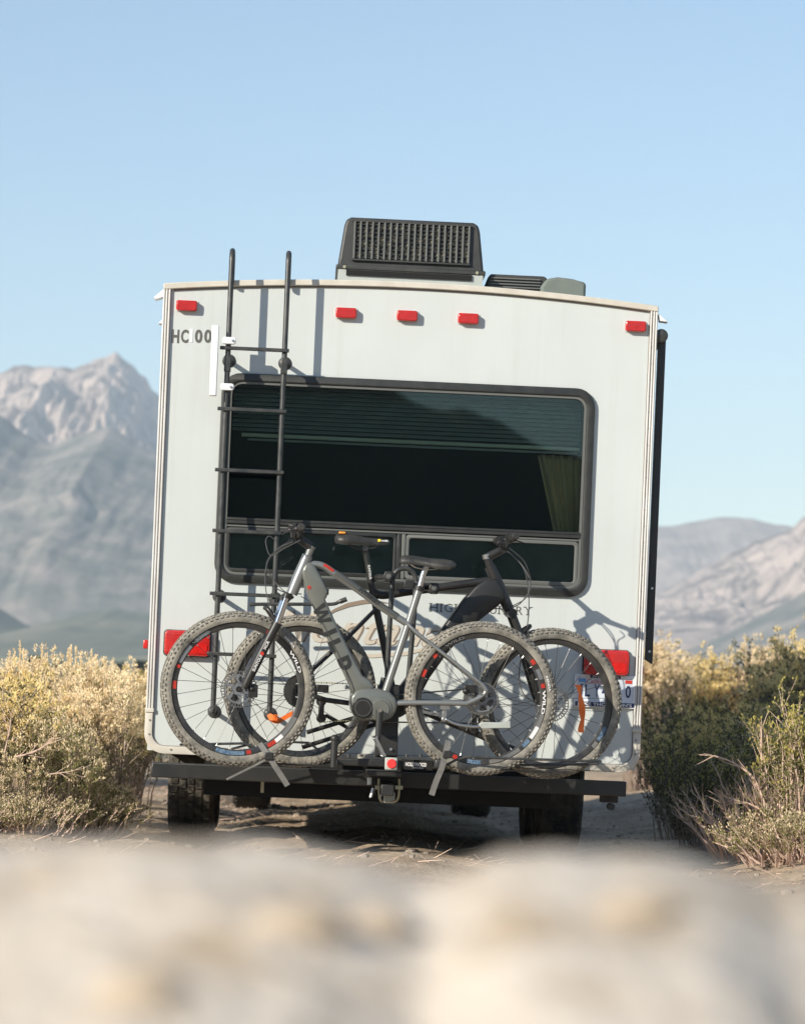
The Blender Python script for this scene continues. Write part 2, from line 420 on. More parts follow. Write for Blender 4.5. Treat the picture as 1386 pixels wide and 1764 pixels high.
#SECTION mountains
def rock_mat(name, cols, sc, stretch=(1,1,.25), bump=.0):
    m = bpy.data.materials.new(name); m.use_nodes = True
    N = m.node_tree.nodes; L = m.node_tree.links; b = N['Principled BSDF']; b.inputs['Roughness'].default_value = .95; b.inputs['Specular IOR Level'].default_value = .1
    tc = N.new('ShaderNodeTexCoord'); mp = N.new('ShaderNodeMapping'); mp.inputs['Scale'].default_value = stretch; L.new(tc.outputs['Object'], mp.inputs[0])
    t = N.new('ShaderNodeTexNoise'); t.inputs['Scale'].default_value = sc; t.inputs['Detail'].default_value = 7; t.inputs['Roughness'].default_value = .65; L.new(mp.outputs[0], t.inputs['Vector'])
    r = N.new('ShaderNodeValToRGB'); L.new(t.outputs['Fac'], r.inputs[0]); e = r.color_ramp.elements
    for i, (p, c) in enumerate(cols):
        el = e[i] if i < 2 else e.new(p)
        el.position = p; el.color = (*c, 1)
    L.new(r.outputs[0], b.inputs['Base Color'])
    return m
granite = rock_mat('pale_granite', [(.40,(.13,.105,.095)),(.64,(.54,.435,.37)),(.5,(.36,.29,.25))], .024, (1,1,.13))
talus = rock_mat('grey_green_slope', [(.38,(.105,.115,.105)),(.64,(.31,.265,.235)),(.5,(.19,.18,.16))], .016, (1,1,.6))
foot = rock_mat('foothill_scrub', [(.35,(.11,.125,.09)),(.7,(.24,.22,.17)),(.5,(.16,.165,.125))], .01, (1,1,1))
def mountain(name, prof, base_y, crest_y, foot_py, m, x_ext, rough, gul, seed, nx=520, nz=220, p=1.0, back=.5):
    """prof: (photo column, photo row) of the crest; slope rises from base_y to crest_y"""
    px = np.array([a for a, b in prof], float); py = np.array([b for a, b in prof], float)
    cols = np.linspace(x_ext[0], x_ext[1], nx)
    crest = np.interp(cols, px, py)
    crest = crest+(fbm(cols*.03, cols*0+seed, 5, seed)-.5)*rough
    v = np.concatenate([np.linspace(-.06, 1, nz), 1+np.linspace(.03, back, 16)])
    U, V = np.meshgrid(cols, v); CR = np.broadcast_to(crest, U.shape)
    D = base_y+(crest_y-base_y)*V
    crest_z = EYE-(CR-CY)/F*crest_y
    foot_z = EYE-(foot_py-CY)/F*base_y
    vv = np.clip(V, 0, 1)
    env = np.sin(np.clip(vv, 0, 1)*PI)**.7
    Z = foot_z+(crest_z-foot_z)*(vv**p)
    X = (U-CX)/F*crest_y
    warp = (fbm(X/180, D/400, 4, seed+3)-.5)*220
    g1 = rdg((X+warp)/170, D/900+seed, 5, seed+5)-.62
    g2 = rdg((X+warp*.5)/60, D/500+seed, 4, seed+8)-.62
    g3 = rdg((X+warp*.3)/24, D/150+seed, 4, seed+12)-.62
    H = (crest_z-foot_z)
    Z = Z+gul*H*(g1*.62+g2*.46+g3*.26)*env
    Z = np.where(V > 1, crest_z-(V-1)*H*1.3, Z)
    Z = np.where(V < 0, foot_z-30, Z)
    o = grid(name, X, D, Z, m); o['kind'] = 'structure'
    return o
mountain('granite_mountain', [(-2600,720),(-1200,560),(-500,640),(-120,600),(-40,655),(0,641),(22,630),(45,627),(60,633),(128,634),(140,628),(160,620),(182,613),(200,604),(214,618),(228,628),(238,640),(252,652),(262,672),(275,680),(330,760),(430,830),(560,900),(760,960)],
    3300, 4200, 1080, granite, (-2600, 760), 12, .52, 11, nx=1300, p=.85)
mountain('scree_mountain', [(-2600,900),(-900,640),(-200,650),(0,716),(30,735),(66,762),(96,765),(130,752),(165,738),(190,734),(215,748),(240,768),(262,778),(280,784),(400,850),(560,930),(800,1010)],
    2300, 3000, 1100, talus, (-2600, 800), 10, .115, 23, nx=900, p=.8)
mountain('foothill', [(-2600,1000),(-600,990),(-60,1010),(0,1046),(60,1085),(130,1062),(200,1050),(300,1060),(500,1082),(900,1100)],
    1500, 2100, 1132, foot, (-2600, 900), 8, .16, 31, nx=500, nz=70)
mountain('rounded_mountain', [(600,960),(900,940),(1060,925),(1130,906),(1160,905),(1200,896),(1240,891),(1290,893),(1330,902),(1365,908),(1420,900),(1700,860),(2400,700),(3600,820)],
    4200, 5000, 1080, rock_mat('far_brown_rock', [(.33,(.19,.165,.145)),(.68,(.42,.34,.29)),(.5,(.29,.245,.21))], .012, (1,1,.4)), (600, 3600), 5, .10, 43, nx=800)
mountain('white_cliff', [(700,1090),(1000,1060),(1100,1035),(1150,1012),(1180,1000),(1215,975),(1240,962),(1275,950),(1300,932),(1330,926),(1360,914),(1380,892),(1400,880),(1500,840),(1800,740),(3600,800)],
    3000, 3700, 1110, granite, (700, 3600), 12, .52, 57, nx=1200, p=.85)
mountain('dark_slope', [(700,1150),(1000,1132),(1150,1128),(1215,1110),(1260,1088),(1300,1066),(1340,1043),(1386,1018),(1500,950),(1800,820),(3600,860)],
    1900, 2500, 1135, talus, (700, 3600), 6, .06, 61, nx=500)
# ridge behind the photographer, seen mirrored in the rear window
hx = np.concatenate([np.linspace(-700, -42, 60), np.linspace(-40, 100, 200), np.linspace(104, 700, 50)]); hv = np.concatenate([np.linspace(0, 1, 40), [1.2, 1.6]])
HX, HV = np.meshgrid(hx, hv)
hp = np.interp(hx, [-700,-300,-120,-20,2,15,21.6,24,26,28.8,32,35.4,38.7,42,46,60,100,700], [78,70,60,52,46,41.5,39.2,38.2,37.6,37.5,36.7,34.6,33,32.2,30,25,18,14])
hp = hp+(fbm(hx*.35, hx*0, 4, 77)-.5)*1.0
HY = -330-HV*60+60
HZ = np.where(HV <= 1, hp*np.clip(HV, 0, 1)**.8, hp*(1-.6*(HV-1)))-1
o = grid('ridge_behind_camera', HX, HY[:, :], HZ, foot); o['kind'] = 'structure'; o.name = 'ridge'
#SECTION haze
hz = MB().box((-3300, -3300, -45), (3300, 5900, 560)).build('haze', None, smooth=0); hz['kind'] = 'stuff'
hm = bpy.data.materials.new('air'); hm.use_nodes = True; N = hm.node_tree.nodes; N.remove(N['Principled BSDF'])
pv = N.new('ShaderNodeVolumePrincipled'); pv.inputs['Color'].default_value = (.76,.885,1,1); pv.inputs['Density'].default_value = 1.5e-4; pv.inputs['Anisotropy'].default_value = 0.0
hm.node_tree.links.new(pv.outputs[0], N['Material Output'].inputs['Volume']); hz.data.materials.append(hm)
#SECTION trailer
W = 1.22; HT = 2.315; CRN = .062; LEN = 7.6
def top_z(x): return HT+CRN*(1-(x/W)**2)
def body_outline(e=0.0, rb=.075):
    o = []
    for k in range(25):
        x = (W+e)*(1-2*k/24); o.append((x, top_z(x*W/(W+e))+e))
    for cx, a0 in ((-(W+e)+rb, 180), (W+e-rb, 270)):
        for k in range(7):
            a = R(a0+90*k/6); o.append((cx+rb*math.cos(a), -e+rb+rb*math.sin(a)))
    return o
tr = root('travel_trailer', (0, 0, -.5), RV)
tag(tr, 'white travel trailer seen from behind with ladder, wide dark window and red lights', 'trailer')
WX0, WX1, WZ0, WZ1 = -.923, .937, .850, 1.892
hole = rrect(WX0+.03, WZ0+.03, WX1-.03, WZ1-.03, .07)
filled([body_outline(), hole], 0, .045).build('rear_wall', M['wall'], tr)
b = MB()
for s in (-1, 1): b.box((min(s*W, s*(W-.04)), .045, 0), (max(s*W, s*(W-.04)), LEN, HT))
b.box((-W+.04, LEN-.04, 0), (W-.04, LEN, HT))
b.box((-W, LEN, 1.0), (W, LEN+2.1, HT-.02))
b.build('side_wall', M['wall'], tr)
rp = [(W*(1-2*k/24), top_z(W*(1-2*k/24))) for k in range(25)]
MB().prism(rp+[(x, z-.03) for x, z in rp[::-1]], .045, LEN).build('roof', M['roof'], tr)
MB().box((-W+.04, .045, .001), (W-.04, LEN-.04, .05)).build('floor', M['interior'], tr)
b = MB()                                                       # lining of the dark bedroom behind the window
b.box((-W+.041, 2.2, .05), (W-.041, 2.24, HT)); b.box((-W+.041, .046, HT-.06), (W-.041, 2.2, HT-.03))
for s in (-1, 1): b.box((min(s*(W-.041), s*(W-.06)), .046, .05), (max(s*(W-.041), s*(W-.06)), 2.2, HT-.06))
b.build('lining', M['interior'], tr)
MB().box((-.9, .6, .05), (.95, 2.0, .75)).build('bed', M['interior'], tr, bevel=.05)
# roof trim
ro = [(x, top_z(x)+.006) for x in np.linspace(W+.012, -W-.012, 31)]
MB().prism(ro+[(x, z-.030) for x, z in ro[::-1]], -.022, .05).build('roof_trim', M['trim'], tr, bevel=.004)
rl = [(x, top_z(x)-.027) for x in np.linspace(W-.04, -W+.04, 31)]
MB().prism(rl+[(x, z-.005) for x, z in rl[::-1]], -.006, 0).build('sealant_line', M['groove'], tr)
# corner extrusions with three ridges and dark grooves
for s in (-1, 1):
    def X(a): return s*(W+.012-a*.74)
    zb = q(255, 1222).z; zt = HT-.02
    b = MB(); lo, hi = sorted((X(0), X(.050))); b.box((lo, -.012, zb), (hi, .06, zt)); ct = b.build('corner_trim', M['trimlight'], tr, bevel=.004)
    for a in (.004, .021, .040):
        MB().tube([(X(a+.004), -.014, zb), (X(a+.004), -.014, zt)], .0052, 8).build('ridge', M['trimlight'], ct)
    g = MB()
    for a in (.017, .034): lo, hi = sorted((X(a), X(a+.003))); g.box((lo, -.0145, zb), (hi, -.0125, zt))
    lo, hi = sorted((X(.0505), X(.0545))); g.box((lo, -.006, zb), (hi, 0, zt))
    g.build('groove', M['groove'], ct)
    g = MB()
    for k in range(26):
        z = zb+.04+k*(zt-zb-.06)/25; g.cyl((X(.030), -.0125, z), (X(.030), -.017, z), .0035, n=8)
    g.build('screws', M['groove'], ct)['kind'] = 'stuff'
    lo, hi = sorted((X(-.004), X(.056))); MB().box((lo, -.02, zb-.015), (hi, .05, zb+.006)).build('end_cap', M['trim'], ct, bevel=.003)
# bottom rim: ring round the lower part of the wall
def ring_poly(z_top, e, rb, ri, win):
    out = [(W+e, z_top)]
    for cx, a0 in ((W+e-rb, 360), (-(W+e)+rb, 270)):
        for k in range(9):
            a = R(a0-90*k/8); out.append((cx+rb*math.cos(a), -e+rb+rb*math.sin(a)))
    out.append((-(W+e), z_top)); out.append((-(W+e)+win, z_top))
    for cx, a0 in ((-(W+e)+win+ri, 180), (W+e-win-ri, 270)):
        for k in range(9):
            a = R(a0+90*k/8); out.append((cx+ri*math.cos(a), -e+win+ri+ri*math.sin(a)))
    out.append((W+e-win, z_top))
    return out
zb = q(255, 1222).z
filled([ring_poly(zb-.015, .014, .10, .065, .038)], -.014, .05, .003).build('bottom_trim', M['trim'], tr)
filled([ring_poly(zb-.015, -.0235, .063, .060, .004)], -.008, 0).build('bottom_seal', M['groove'], tr)
g = MB()
for k in range(9):
    x = -1.1+k*2.2/8; g.cyl((x, -.0142, .008), (x, -.018, .008), .005, n=8)
for s in (-1, 1):
    for z in (.08, .15): g.cyl((s*1.21, -.0142, z), (s*1.21, -.018, z), .005, n=8)
g.build('screws', M['groove'], tr)['kind'] = 'stuff'
# gutter spouts
for pts, sx in (([(283,497),(265,512),(268,516),(283,511)], 1), ([(281,549),(273,557),(280,558)], 1), ([(1134,541),(1139,545),(1150,555),(1136,553)], 1)):
    pl = [(q(*p).x, q(*p).z) for p in pts]; MB().prism(pl, -.01, .06).build('gutter_spout', M['white'], tr, bevel=.002)
# marker lights
for px, py in ((322,525),(596,540),(701,544),(806,549),(1094,563)):
    c = q(px, py); c.z = 2.214
    hs = filled([rrect(c.x-.056, c.z-.029, c.x+.056, c.z+.029, .010)], -.004, .001).build('marker_light', M['wall'], tr)
    for sx_ in (-.054, .054): pass
    pl = [(c.x-.052,c.z-.02),(c.x-.044,c.z-.027),(c.x+.044,c.z-.027),(c.x+.052,c.z-.02),(c.x+.052,c.z+.02),(c.x+.044,c.z+.025),(c.x-.044,c.z+.025),(c.x-.052,c.z+.02)]
    MB().prism(pl, -.034, -.004).build('lens', M['red'], hs, bevel=.006)
    g = MB()
    for k in range(9): g.box((c.x-.042+k*.0105-.0012, -.0358, c.z-.020), (c.x-.042+k*.0105+.0012, -.034, c.z+.019))
    g.build('lens_ribs', M['red'], hs, smooth=0)['kind'] = 'stuff'
# tail lights
for c, nm in ((Vector((-1.04,0,.538)), 'l'), (Vector((1.045,0,.532)), 'r')):
    hs = filled([rrect(c.x-.118, c.z-.066, c.x+.118, c.z+.066, .02)], -.012, .001).build('tail_light', M['acshroud'], tr)
    filled([rrect(c.x-.112, c.z-.062, c.x+.112, c.z+.062, .02)], -.050, -.012, .006).build('lens', M['red'], hs)
    filled([rrect(c.x+.02, c.z-.05, c.x+.10, c.z+.0, .01)], -.0535, -.050).build('reflector', M['redface2'], hs)
    g = MB()
    for k in range(15): g.box((c.x-.102, -.0518, c.z-.052+k*.0074-.001), (c.x+.0, -.050, c.z-.052+k*.0074+.001))
    for sx_, sz_ in ((-.1,-.05),(.1,.05)): g.cyl((c.x+sx_, -.05, c.z+sz_), (c.x+sx_, -.053, c.z+sz_), .005, n=8)
    g.build('lens_ribs', M['red'], hs, smooth=0)['kind'] = 'stuff'
for px, py, s in ((251,1110,-1),(1104,1155,1)):
    p = q(px, py, -.03); MB().box((p.x-.012, .01, p.z-.022), (p.x+.012, .07, p.z+.022)).build('side_marker', M['red'], tr, bevel=.005)
# window
wf = filled([rrect(WX0, WZ0, WX1, WZ1, .095), rrect(WX0+.040, WZ0+.040, WX1-.040, WZ1-.040, .06)], -.022, .003, .006).build('window', M['frame'], tr)
filled([rrect(WX0+.041, WZ0+.041, WX1-.041, WZ1-.041, .058), rrect(WX0+.053, WZ0+.053, WX1-.053, WZ1-.053, .05)], -.012, .03).build('inner_frame', M['acslat'], wf)
zm = q(690, 909).z
b = MB().box((WX0+.05, -.018, zm-.016), (WX1-.05, .02, zm+.014)); b.box((WX0+.05, -.022, zm+.002), (WX1-.05, -.018, zm+.008)); b.build('transom', M['frame'], wf, bevel=.003)
b = MB().box((WX0+.055, -.013, zm-.030), (WX1-.055, .012, zm-.022)); b.build('transom_edge', M['acslat'], wf)
for x0, x1 in ((WX0+.054, -.020), (.022, WX1-.054)):
    filled([rrect(x0, WZ0+.054, x1, zm-.032, .02), rrect(x0+.018, WZ0+.074, x1-.018, zm-.05, .015)], -.010, .02, .003).build('sash', M['acslat' if x0 > 0 else 'frame'], wf)
    MB().box((x0+.012, .006, WZ0+.066), (x1-.012, .010, zm-.044)).build('pane', M['glass'], wf, smooth=0)
for x0, x1 in ((WX0+.07, -.036), (.038, WX1-.07)): MB().box((x0, .016, WZ0+.07), (x1, .018, zm-.048)).build('insect_screen', M['screen'], wf, smooth=0)
MB().box((-.020, -.014, WZ0+.054), (-.001, .02, zm-.032)).build('mullion', M['frame'], wf, bevel=.003)
MB().box((.003, -.014, WZ0+.054), (.022, .02, zm-.032)).build('mullion', M['acslat'], wf, bevel=.003)
MB().box((WX0+.045, .006, zm+.010), (WX1-.045, .010, WZ1-.045)).build('pane', M['glass'], wf, smooth=0)
# small stickers low on the right pane
# blind, curtain
zr = q(700, 762, -.1).z
bl = MB()
zz = zr+.03
while zz < WZ1-.05:
    bl.box((WX0+.06, -.012, -.0012), (WX1-.06, .012, .0012), Matrix.Translation((0, .095, zz)) @ Matrix.Rotation(R(38), 4, 'X')); zz += .0215
blo = bl.build('blind', M['blind'], tr, smooth=0)
x0 = q(416, 750, -.1).x
MB().box((x0, .075, zr-.008), (WX1-.06, .10, zr+.010)).build('bottom_rail', M['rail'], blo, bevel=.003)
MB().box((x0+.03, .085, zr-.026), (WX1-.07, .10, zr-.015)).build('lower_rail', M['blind'], blo, bevel=.003)
cv = MB(); nu = 60; nv = 14; vs = []; fs = []
for j in range(nv+1):
    t = j/nv; z = zm+.0+(zr-.03-zm)*t; xl = .775+(-.10)*t; xr = WX1-.045
    for i in range(nu+1):
        u = i/nu; x = xl+(xr-xl)*u; vs.append((x, .13+.018*math.sin(u*30+t*1.2)+.005*math.sin(u*71), z))
for j in range(nv):
    for i in range(nu): a = j*(nu+1)+i; fs.append((a, a+1, a+nu+2, a+nu+1))
cv.add(vs, fs)
cu = cv.build('curtain', M['curtain'], tr, smooth=180); sm = cu.modifiers.new('thick', 'SOLIDIFY'); sm.thickness = .003
# lettering
z = q(330, 579)
for s_, px in (('H',301),('C',317),('0',341),('0',357)):
    c = q(px+1, 579); b = text_fit(s_, .037, .067, .03, .0008); place(b, (c.x, -.0012, c.z)).build('lettering', M['letter'], tr, smooth=0)
c = q(329.5, 578); place(text_fit('1', .014, .067, .03, .0008), (c.x, -.0012, c.z)).build('faded_lettering', M['white'], tr, smooth=0)
def serif(s_, px0, px1, py0, py1, h):
    """roman capitals: the strokes plus small serifs at the feet and heads of the stems"""
    a = q(px0, py0); e = q(px1, py1); n = len(s_); out = MB()
    wd = [{'I': .45, ' ': .8, 'H': 1.05, 'G': 1.05, 'O': 1.1, 'C': 1.0, 'N': 1.1}.get(c_, 1.0) for c_ in s_]
    tot = sum(wd); x = 0
    for c_, w_ in zip(s_, wd):
        cell = (e-a)*(w_/tot); cen = a+(e-a)*((x+w_/2)/tot); x += w_
        if c_ == ' ': continue
        cw = cell.length*.76 if c_ != 'I' else cell.length*.3
        if c_ == 'I': g = MB().box((-.0035, -.0004, -h/2), (.0035, .0004, h/2))
        else: g = text_fit(c_, cw, h, -.004, .0004)
        st = {'H': (-1, 1), 'I': (0,), 'N': (-1, 1), 'U': (-1, 1), 'T': (0,), 'R': (-1,), 'Y': (0,)}.get(c_, ())
        for sx in st:
            X_ = sx*(cw/2-.003)
            if c_ != 'U': g.box((X_-.008, -.0005, -h/2), (X_+.008, .0003, -h/2+.004))
            if c_ not in 'TRY': g.box((X_-.008, -.0005, h/2-.004), (X_+.008, .0003, h/2))
        if c_ == 'Y':
            for X_ in (-cw/2, cw/2): g.box((X_-.007, -.0005, h/2-.004), (X_+.007, .0003, h/2))
        xf(g, Matrix.Translation((cen.x, -.0012, cen.z))); out.add(g.v, g.f)
    return out
serif('HIGH', 738, 799, 1046, 1048.4, .042).build('lettering', M['letter'], tr, smooth=0)
serif('COUNTRY', 811, 916, 1049, 1053, .042).build('lettering', M['letter'], tr, smooth=0)
c0 = q(618, 1084)
for i, (mt, off, y_) in enumerate(((M['brown'], (.0, 0), -.0010), (M['tan'], (-.004, .003), -.0022))):
    b = text_fit('Montana', .86, .155, .022 if i == 0 else .004, .0006, .45)
    place(b, (c0.x+.0+off[0], y_, c0.z+off[1]), 0).build('lettering', mt, tr, smooth=0)
def swash(pts, wd, y_, m):
    P_ = [q(*p) for p in pts]; up = []; dn = []
    for i, p in enumerate(P_):
        t = (P_[min(i+1, len(P_)-1)]-P_[max(i-1, 0)]); n_ = Vector((-t.z, 0, t.x)).normalized(); w_ = wd*math.sin(PI*(i+.15)/(len(P_)-.7))
        up.append((p.x+n_.x*w_, p.z+n_.z*w_)); dn.append((p.x-n_.x*w_, p.z-n_.z*w_))
    for i in range(len(up)-1): MB().prism([up[i], up[i+1], dn[i+1], dn[i]], y_, y_+.0008)
    b = MB(); n = len(up); vs = [(x, y_, z) for x, z in up]+[(x, y_, z) for x, z in dn]; b.add(vs, [(i, i+1, n+i+1, n+i) for i in range(n-1)])
    o_ = b.build('swash', m, tr, smooth=0); s_ = o_.modifiers.new('thick', 'SOLIDIFY'); s_.thickness = .0006
swash([(555,1068),(575,1052),(600,1042),(625,1037),(648,1036),(668,1039)], .011, -.0036, M['brown'])
swash([(540,1112),(580,1126),(640,1130),(700,1126),(752,1112),(790,1092)], .010, -.0036, M['tan'])
# licence plate
p0 = Vector((.893, 0, .466)); p1 = Vector((1.200, 0, .309))
pl = filled([rrect(p0.x, p1.z, p1.x, p0.z, .012)], -.012, 0, .002).build('licence_plate', M['plate'], tr)
filled([rrect(p0.x-.003, p1.z-.003, p1.x+.003, p0.z+.003, .012), rrect(p0.x+.014, p1.z+.028, p1.x-.014, p0.z-.012, .01)], -.016, -.002, .001).build('plate_frame', M['white'], pl)
MB().box((p0.x+.006, -.0172, p1.z+.002), (p1.x-.006, -.0165, p1.z+.024)).build('frame_band', M['blue'], pl, smooth=0)
def ptxt(s_, x, z, w, h, m, bold=.02, sh=0): place(text_fit(s_, w, h, bold, .0004, sh), (x, -.0178 if z < p1.z+.03 or z > p0.z-.02 else -.0135, z)).build('lettering', M[m], pl, smooth=0)
cxp = (p0.x+p1.x)/2
ptxt("MIKE THOMPSON'S", cxp, p1.z+.013, .27, .016, 'bikewhite')
MB().box((p0.x+.075, -.0168, p0.z-.014), (p1.x-.08, -.0162, p0.z+.001)).build('frame_band', M['blue'], pl, smooth=0)
ptxt('RV SUPERSTORES', cxp, p0.z-.0065, .13, .010, 'bikewhite')
for k, (ch, px) in enumerate((('1',1000),('L',1011),('Y',1027),('4',1040),('0',1051),('6',1062),('0',1081))):
    ptxt(ch, q(px, 1195).x, (p0.z+p1.z)/2+.002, .009 if ch == '1' else .026, .062, 'blue', .015)
ptxt('California', cxp-.035, p0.z-.031, .12, .022, 'bikered', .0, .35)
for x0, m_ in ((p0.x+.02, 'sky'), (p1.x-.055, 'bikered')):
    MB().box((x0, -.0135, p0.z-.036), (x0+.035, -.0125, p0.z-.019)).build('sticker', M[m_], pl, smooth=0)
# bumper, frame, axles and wheels
MB().box((-1.185, -.16, -.131), (1.158, -.05, -.056)).build('bumper', M['black'], tr, bevel=.006)
b = MB()
for x in (-.5, .55): b.box((x-.04, -.05, -.12), (x+.04, LEN-.6, -.02))
b.box((-.93, .02, -.21), (.80, .12, -.02)); b.box((-.80, .12, -.10), (.95, 5.5, -.03))
b.build('chassis', M['under'], tr)
b = MB(); c = q(452, 1355, .0); b.box((c.x-.008, -.07, c.z-.03), (c.x+.008, -.05, c.z+.03)); b.build('light_bracket', M['brass'], tr)
b = MB(); c = q(1052, 1383, .0); b.box((c.x-.05, -.04, c.z-.0), (c.x+.03, .1, c.z+.035)); b.cyl((c.x, -.03, c.z-.02), (c.x, .05, c.z-.02), .018); b.build('jack_foot', M['black'], tr)
def road_wheel(parent, x, y, z, r, w):
    b = MB(); prof = [(r*.60,-w*.42),(r*.80,-w*.52),(r*.94,-w*.5),(r,-w*.38),(r,w*.38),(r*.94,w*.5),(r*.80,w*.52),(r*.60,w*.42)]
    rot = Matrix.Translation((x, y, z)) @ Matrix.Rotation(R(90), 4, 'Z')
    b.lathe(prof, 56, M=rot)
    ty = b.build('wheel', M['rubber'], parent)
    t = MB()
    nb = 46
    for k in range(nb):
        a = 2*PI*k/nb
        for j, yy in enumerate((-.36, -.18, 0, .18, .36)):
            aa = a+(.5 if j % 2 else 0)*2*PI/nb
            mt = rot @ Matrix.Rotation(aa, 4, 'Y') @ Matrix.Translation((r+.002, yy*w, 0))
            t.box((-.006, -w*.07, -r*.052), (.006, w*.07, r*.052), mt)
    t.build('tread', M['rubber'], ty, smooth=0)['kind'] = 'stuff'
    MB().lathe([(0,-w*.3),(r*.55,-w*.38),(r*.61,-w*.44),(r*.61,w*.44),(r*.55,w*.38),(0,w*.3)], 40, closed=False, M=rot).build('rim', M['alu'], ty)
GL = -.485
for y in (2.0, 2.95):
    for px in (330, 957):
        x = q(px, 1400, -2.0).x; road_wheel(tr, x, y, GL+.365, .365, .245)
    MB().cyl((-1.0, y, GL+.365), (.95, y, GL+.365), .035).build('axle', M['under'], tr)
# air conditioner
D = -.22
def qa(px, py): return q(px, py, D)
ac = MB(); pa = [qa(581,462), qa(829,476)]
xl, xr = -.373, .366; zb_, zt_ = qa(705,463).z, qa(700,376).z
MB().box((xl+.004, .20, top_z(0)-.06), (xr-.004, 1.2, zb_-.020)).build('placeholder', M['greybase'], tr)
bpy.data.objects['placeholder'].name = 'vent_base'; acb = bpy.data.objects['vent_base']; acb.name = 'air_conditioner'
b = MB()
prof = [(xl, zb_), (xl+.006, zb_+.05), (xl+.026, zt_-.045), (xl+.036, zt_-.014), (xl+.060, zt_), (xr-.060, zt_), (xr-.036, zt_-.014), (xr-.026, zt_-.045), (xr-.006, zb_+.05), (xr, zb_)]
n = len(prof); secs = [(.24, 1), (1.15, 1), (1.28, .8)]
vs = []; 
for y_, s_ in [(.225, .985), (.24, 1), (1.15, 1), (1.27, .86)]:
    for x, z in prof: vs.append(((x-0)*s_, y_+(z-zb_)*.10, zb_+(z-zb_)*s_))
fs = [tuple(range(n))[::-1], tuple(range(3*n, 4*n))]
for j in range(3):
    for i in range(n): k = (i+1) % n; fs.append((j*n+i, j*n+k, (j+1)*n+k, (j+1)*n+i))
b.add(vs, fs); sh = b.build('shroud', M['acshroud'], acb, smooth=50, bevel=.008)
MB().box((xl-.008, .195, zb_-.020), (xr+.008, 1.2, zb_+.004)).build('lower_band', M['acshroud'], acb, bevel=.006)
for x in (xl+.035, xr-.035): MB().cyl((x, .196, zb_-.008), (x, .19, zb_-.008), .008, n=10).build('bolt', M['brass'], acb)
MB().box((xl+.045, .190, zb_-.050), (xr-.06, .1995, zb_-.022)).build('intake_slot', M['under'], acb)
g0 = q(611, 374, D+.02); g1 = q(806, 455, D+.02); gx0, gx1 = g0.x+.002, g1.x; gzt = q(709, 385, D).z; gzb = q(709, 450, D).z
def yf(z): return .225+(z-zb_)*.10*.98
b = MB(); b.add([(gx0, yf(gzb)-.002, gzb), (gx1, yf(gzb)-.002, gzb), (gx1, yf(gzt)-.002, gzt), (gx0, yf(gzt)-.002, gzt), (gx0, yf(gzb)+.01, gzb), (gx1, yf(gzb)+.01, gzb), (gx1, yf(gzt)+.01, gzt), (gx0, yf(gzt)+.01, gzt)], [(0,1,2,3),(4,7,6,5),(0,4,5,1),(1,5,6,2),(2,6,7,3),(3,7,4,0)])
b.build('coil', M['coil'], acb, smooth=0)
b = MB()
for k in range(9):
    z = gzb+(gzt-gzb)*(k+.5)/9; b.box((gx0, yf(z)-.010, z-.003), (gx1, yf(z)-.004, z+.003))
b.build('cross_bar', M['acshroud'], acb, smooth=0)
sl = MB(); hh = gzt-gzb; tilt = math.atan(.098)
NS = 20; sl.box((-.0045, -.017, 0), (.0045, 0, hh)); slm = sl.mesh('slat', M['acslat'], None, 0)
for k in range(NS):
    x = gx0+(gx1-gx0)*k/(NS-1)
    o = obj('slat', slm, acb, Matrix.Translation((x, yf(gzb)-.003, gzb+.5)) @ Matrix.Rotation(-tilt, 4, 'X'))
for z_ in (gzb-.008, gzt+.0): MB().box((gx0-.01, yf(z_)-.018, z_), (gx1+.01, yf(z_)+.004, z_+.008)).build('grille_edge', M['acshroud'], acb)
# second, lower unit and its cover
def roof_unit(name, px0, px1, pyt0, pyt1, d, ln, m):
    a = q(px0, pyt0, d); e = q(px1, pyt1, d); zt2 = (a.z+e.z)/2
    x_ = [a.x, a.x+.012, e.x-.012, e.x]
    return MB().prism([(a.x, 2.28), (a.x+.006, zt2-.02), (a.x+.02, zt2), (e.x-.02, zt2), (e.x, zt2-.02), (e.x, 2.28)], -d, -d+ln).build(name, m, tr, bevel=.008)
u = roof_unit('roof_vent', 838, 945, 471, 476, -.30, .6, M['acshroud'])
a = q(838, 490, -.3); e = q(930, 490, -.3)
for k in range(4):
    z = q(880, 480+5*k, -.3).z; MB().box((a.x+.02, .288, z-.003), (e.x, .3, z+.003)).build('louvre', M['acslat'], u, smooth=0)
a = q(928, 505, -.26); e = q(1008, 505, -.26); zt2 = q(965, 479, -.26).z; zq = q(1000, 486, -.26).z
MB().prism([(a.x, 2.28), (a.x+.008, zt2-.045), (a.x+.035, zt2-.008), (a.x+.09, zt2+.004), (e.x-.07, zt2-.002), (e.x-.03, zt2-.012), (e.x-.004, zt2-.016), (e.x, zt2-.03), (e.x, 2.28)], .24, .7).build('vent_cover', M['greycover'], tr, bevel=.014)
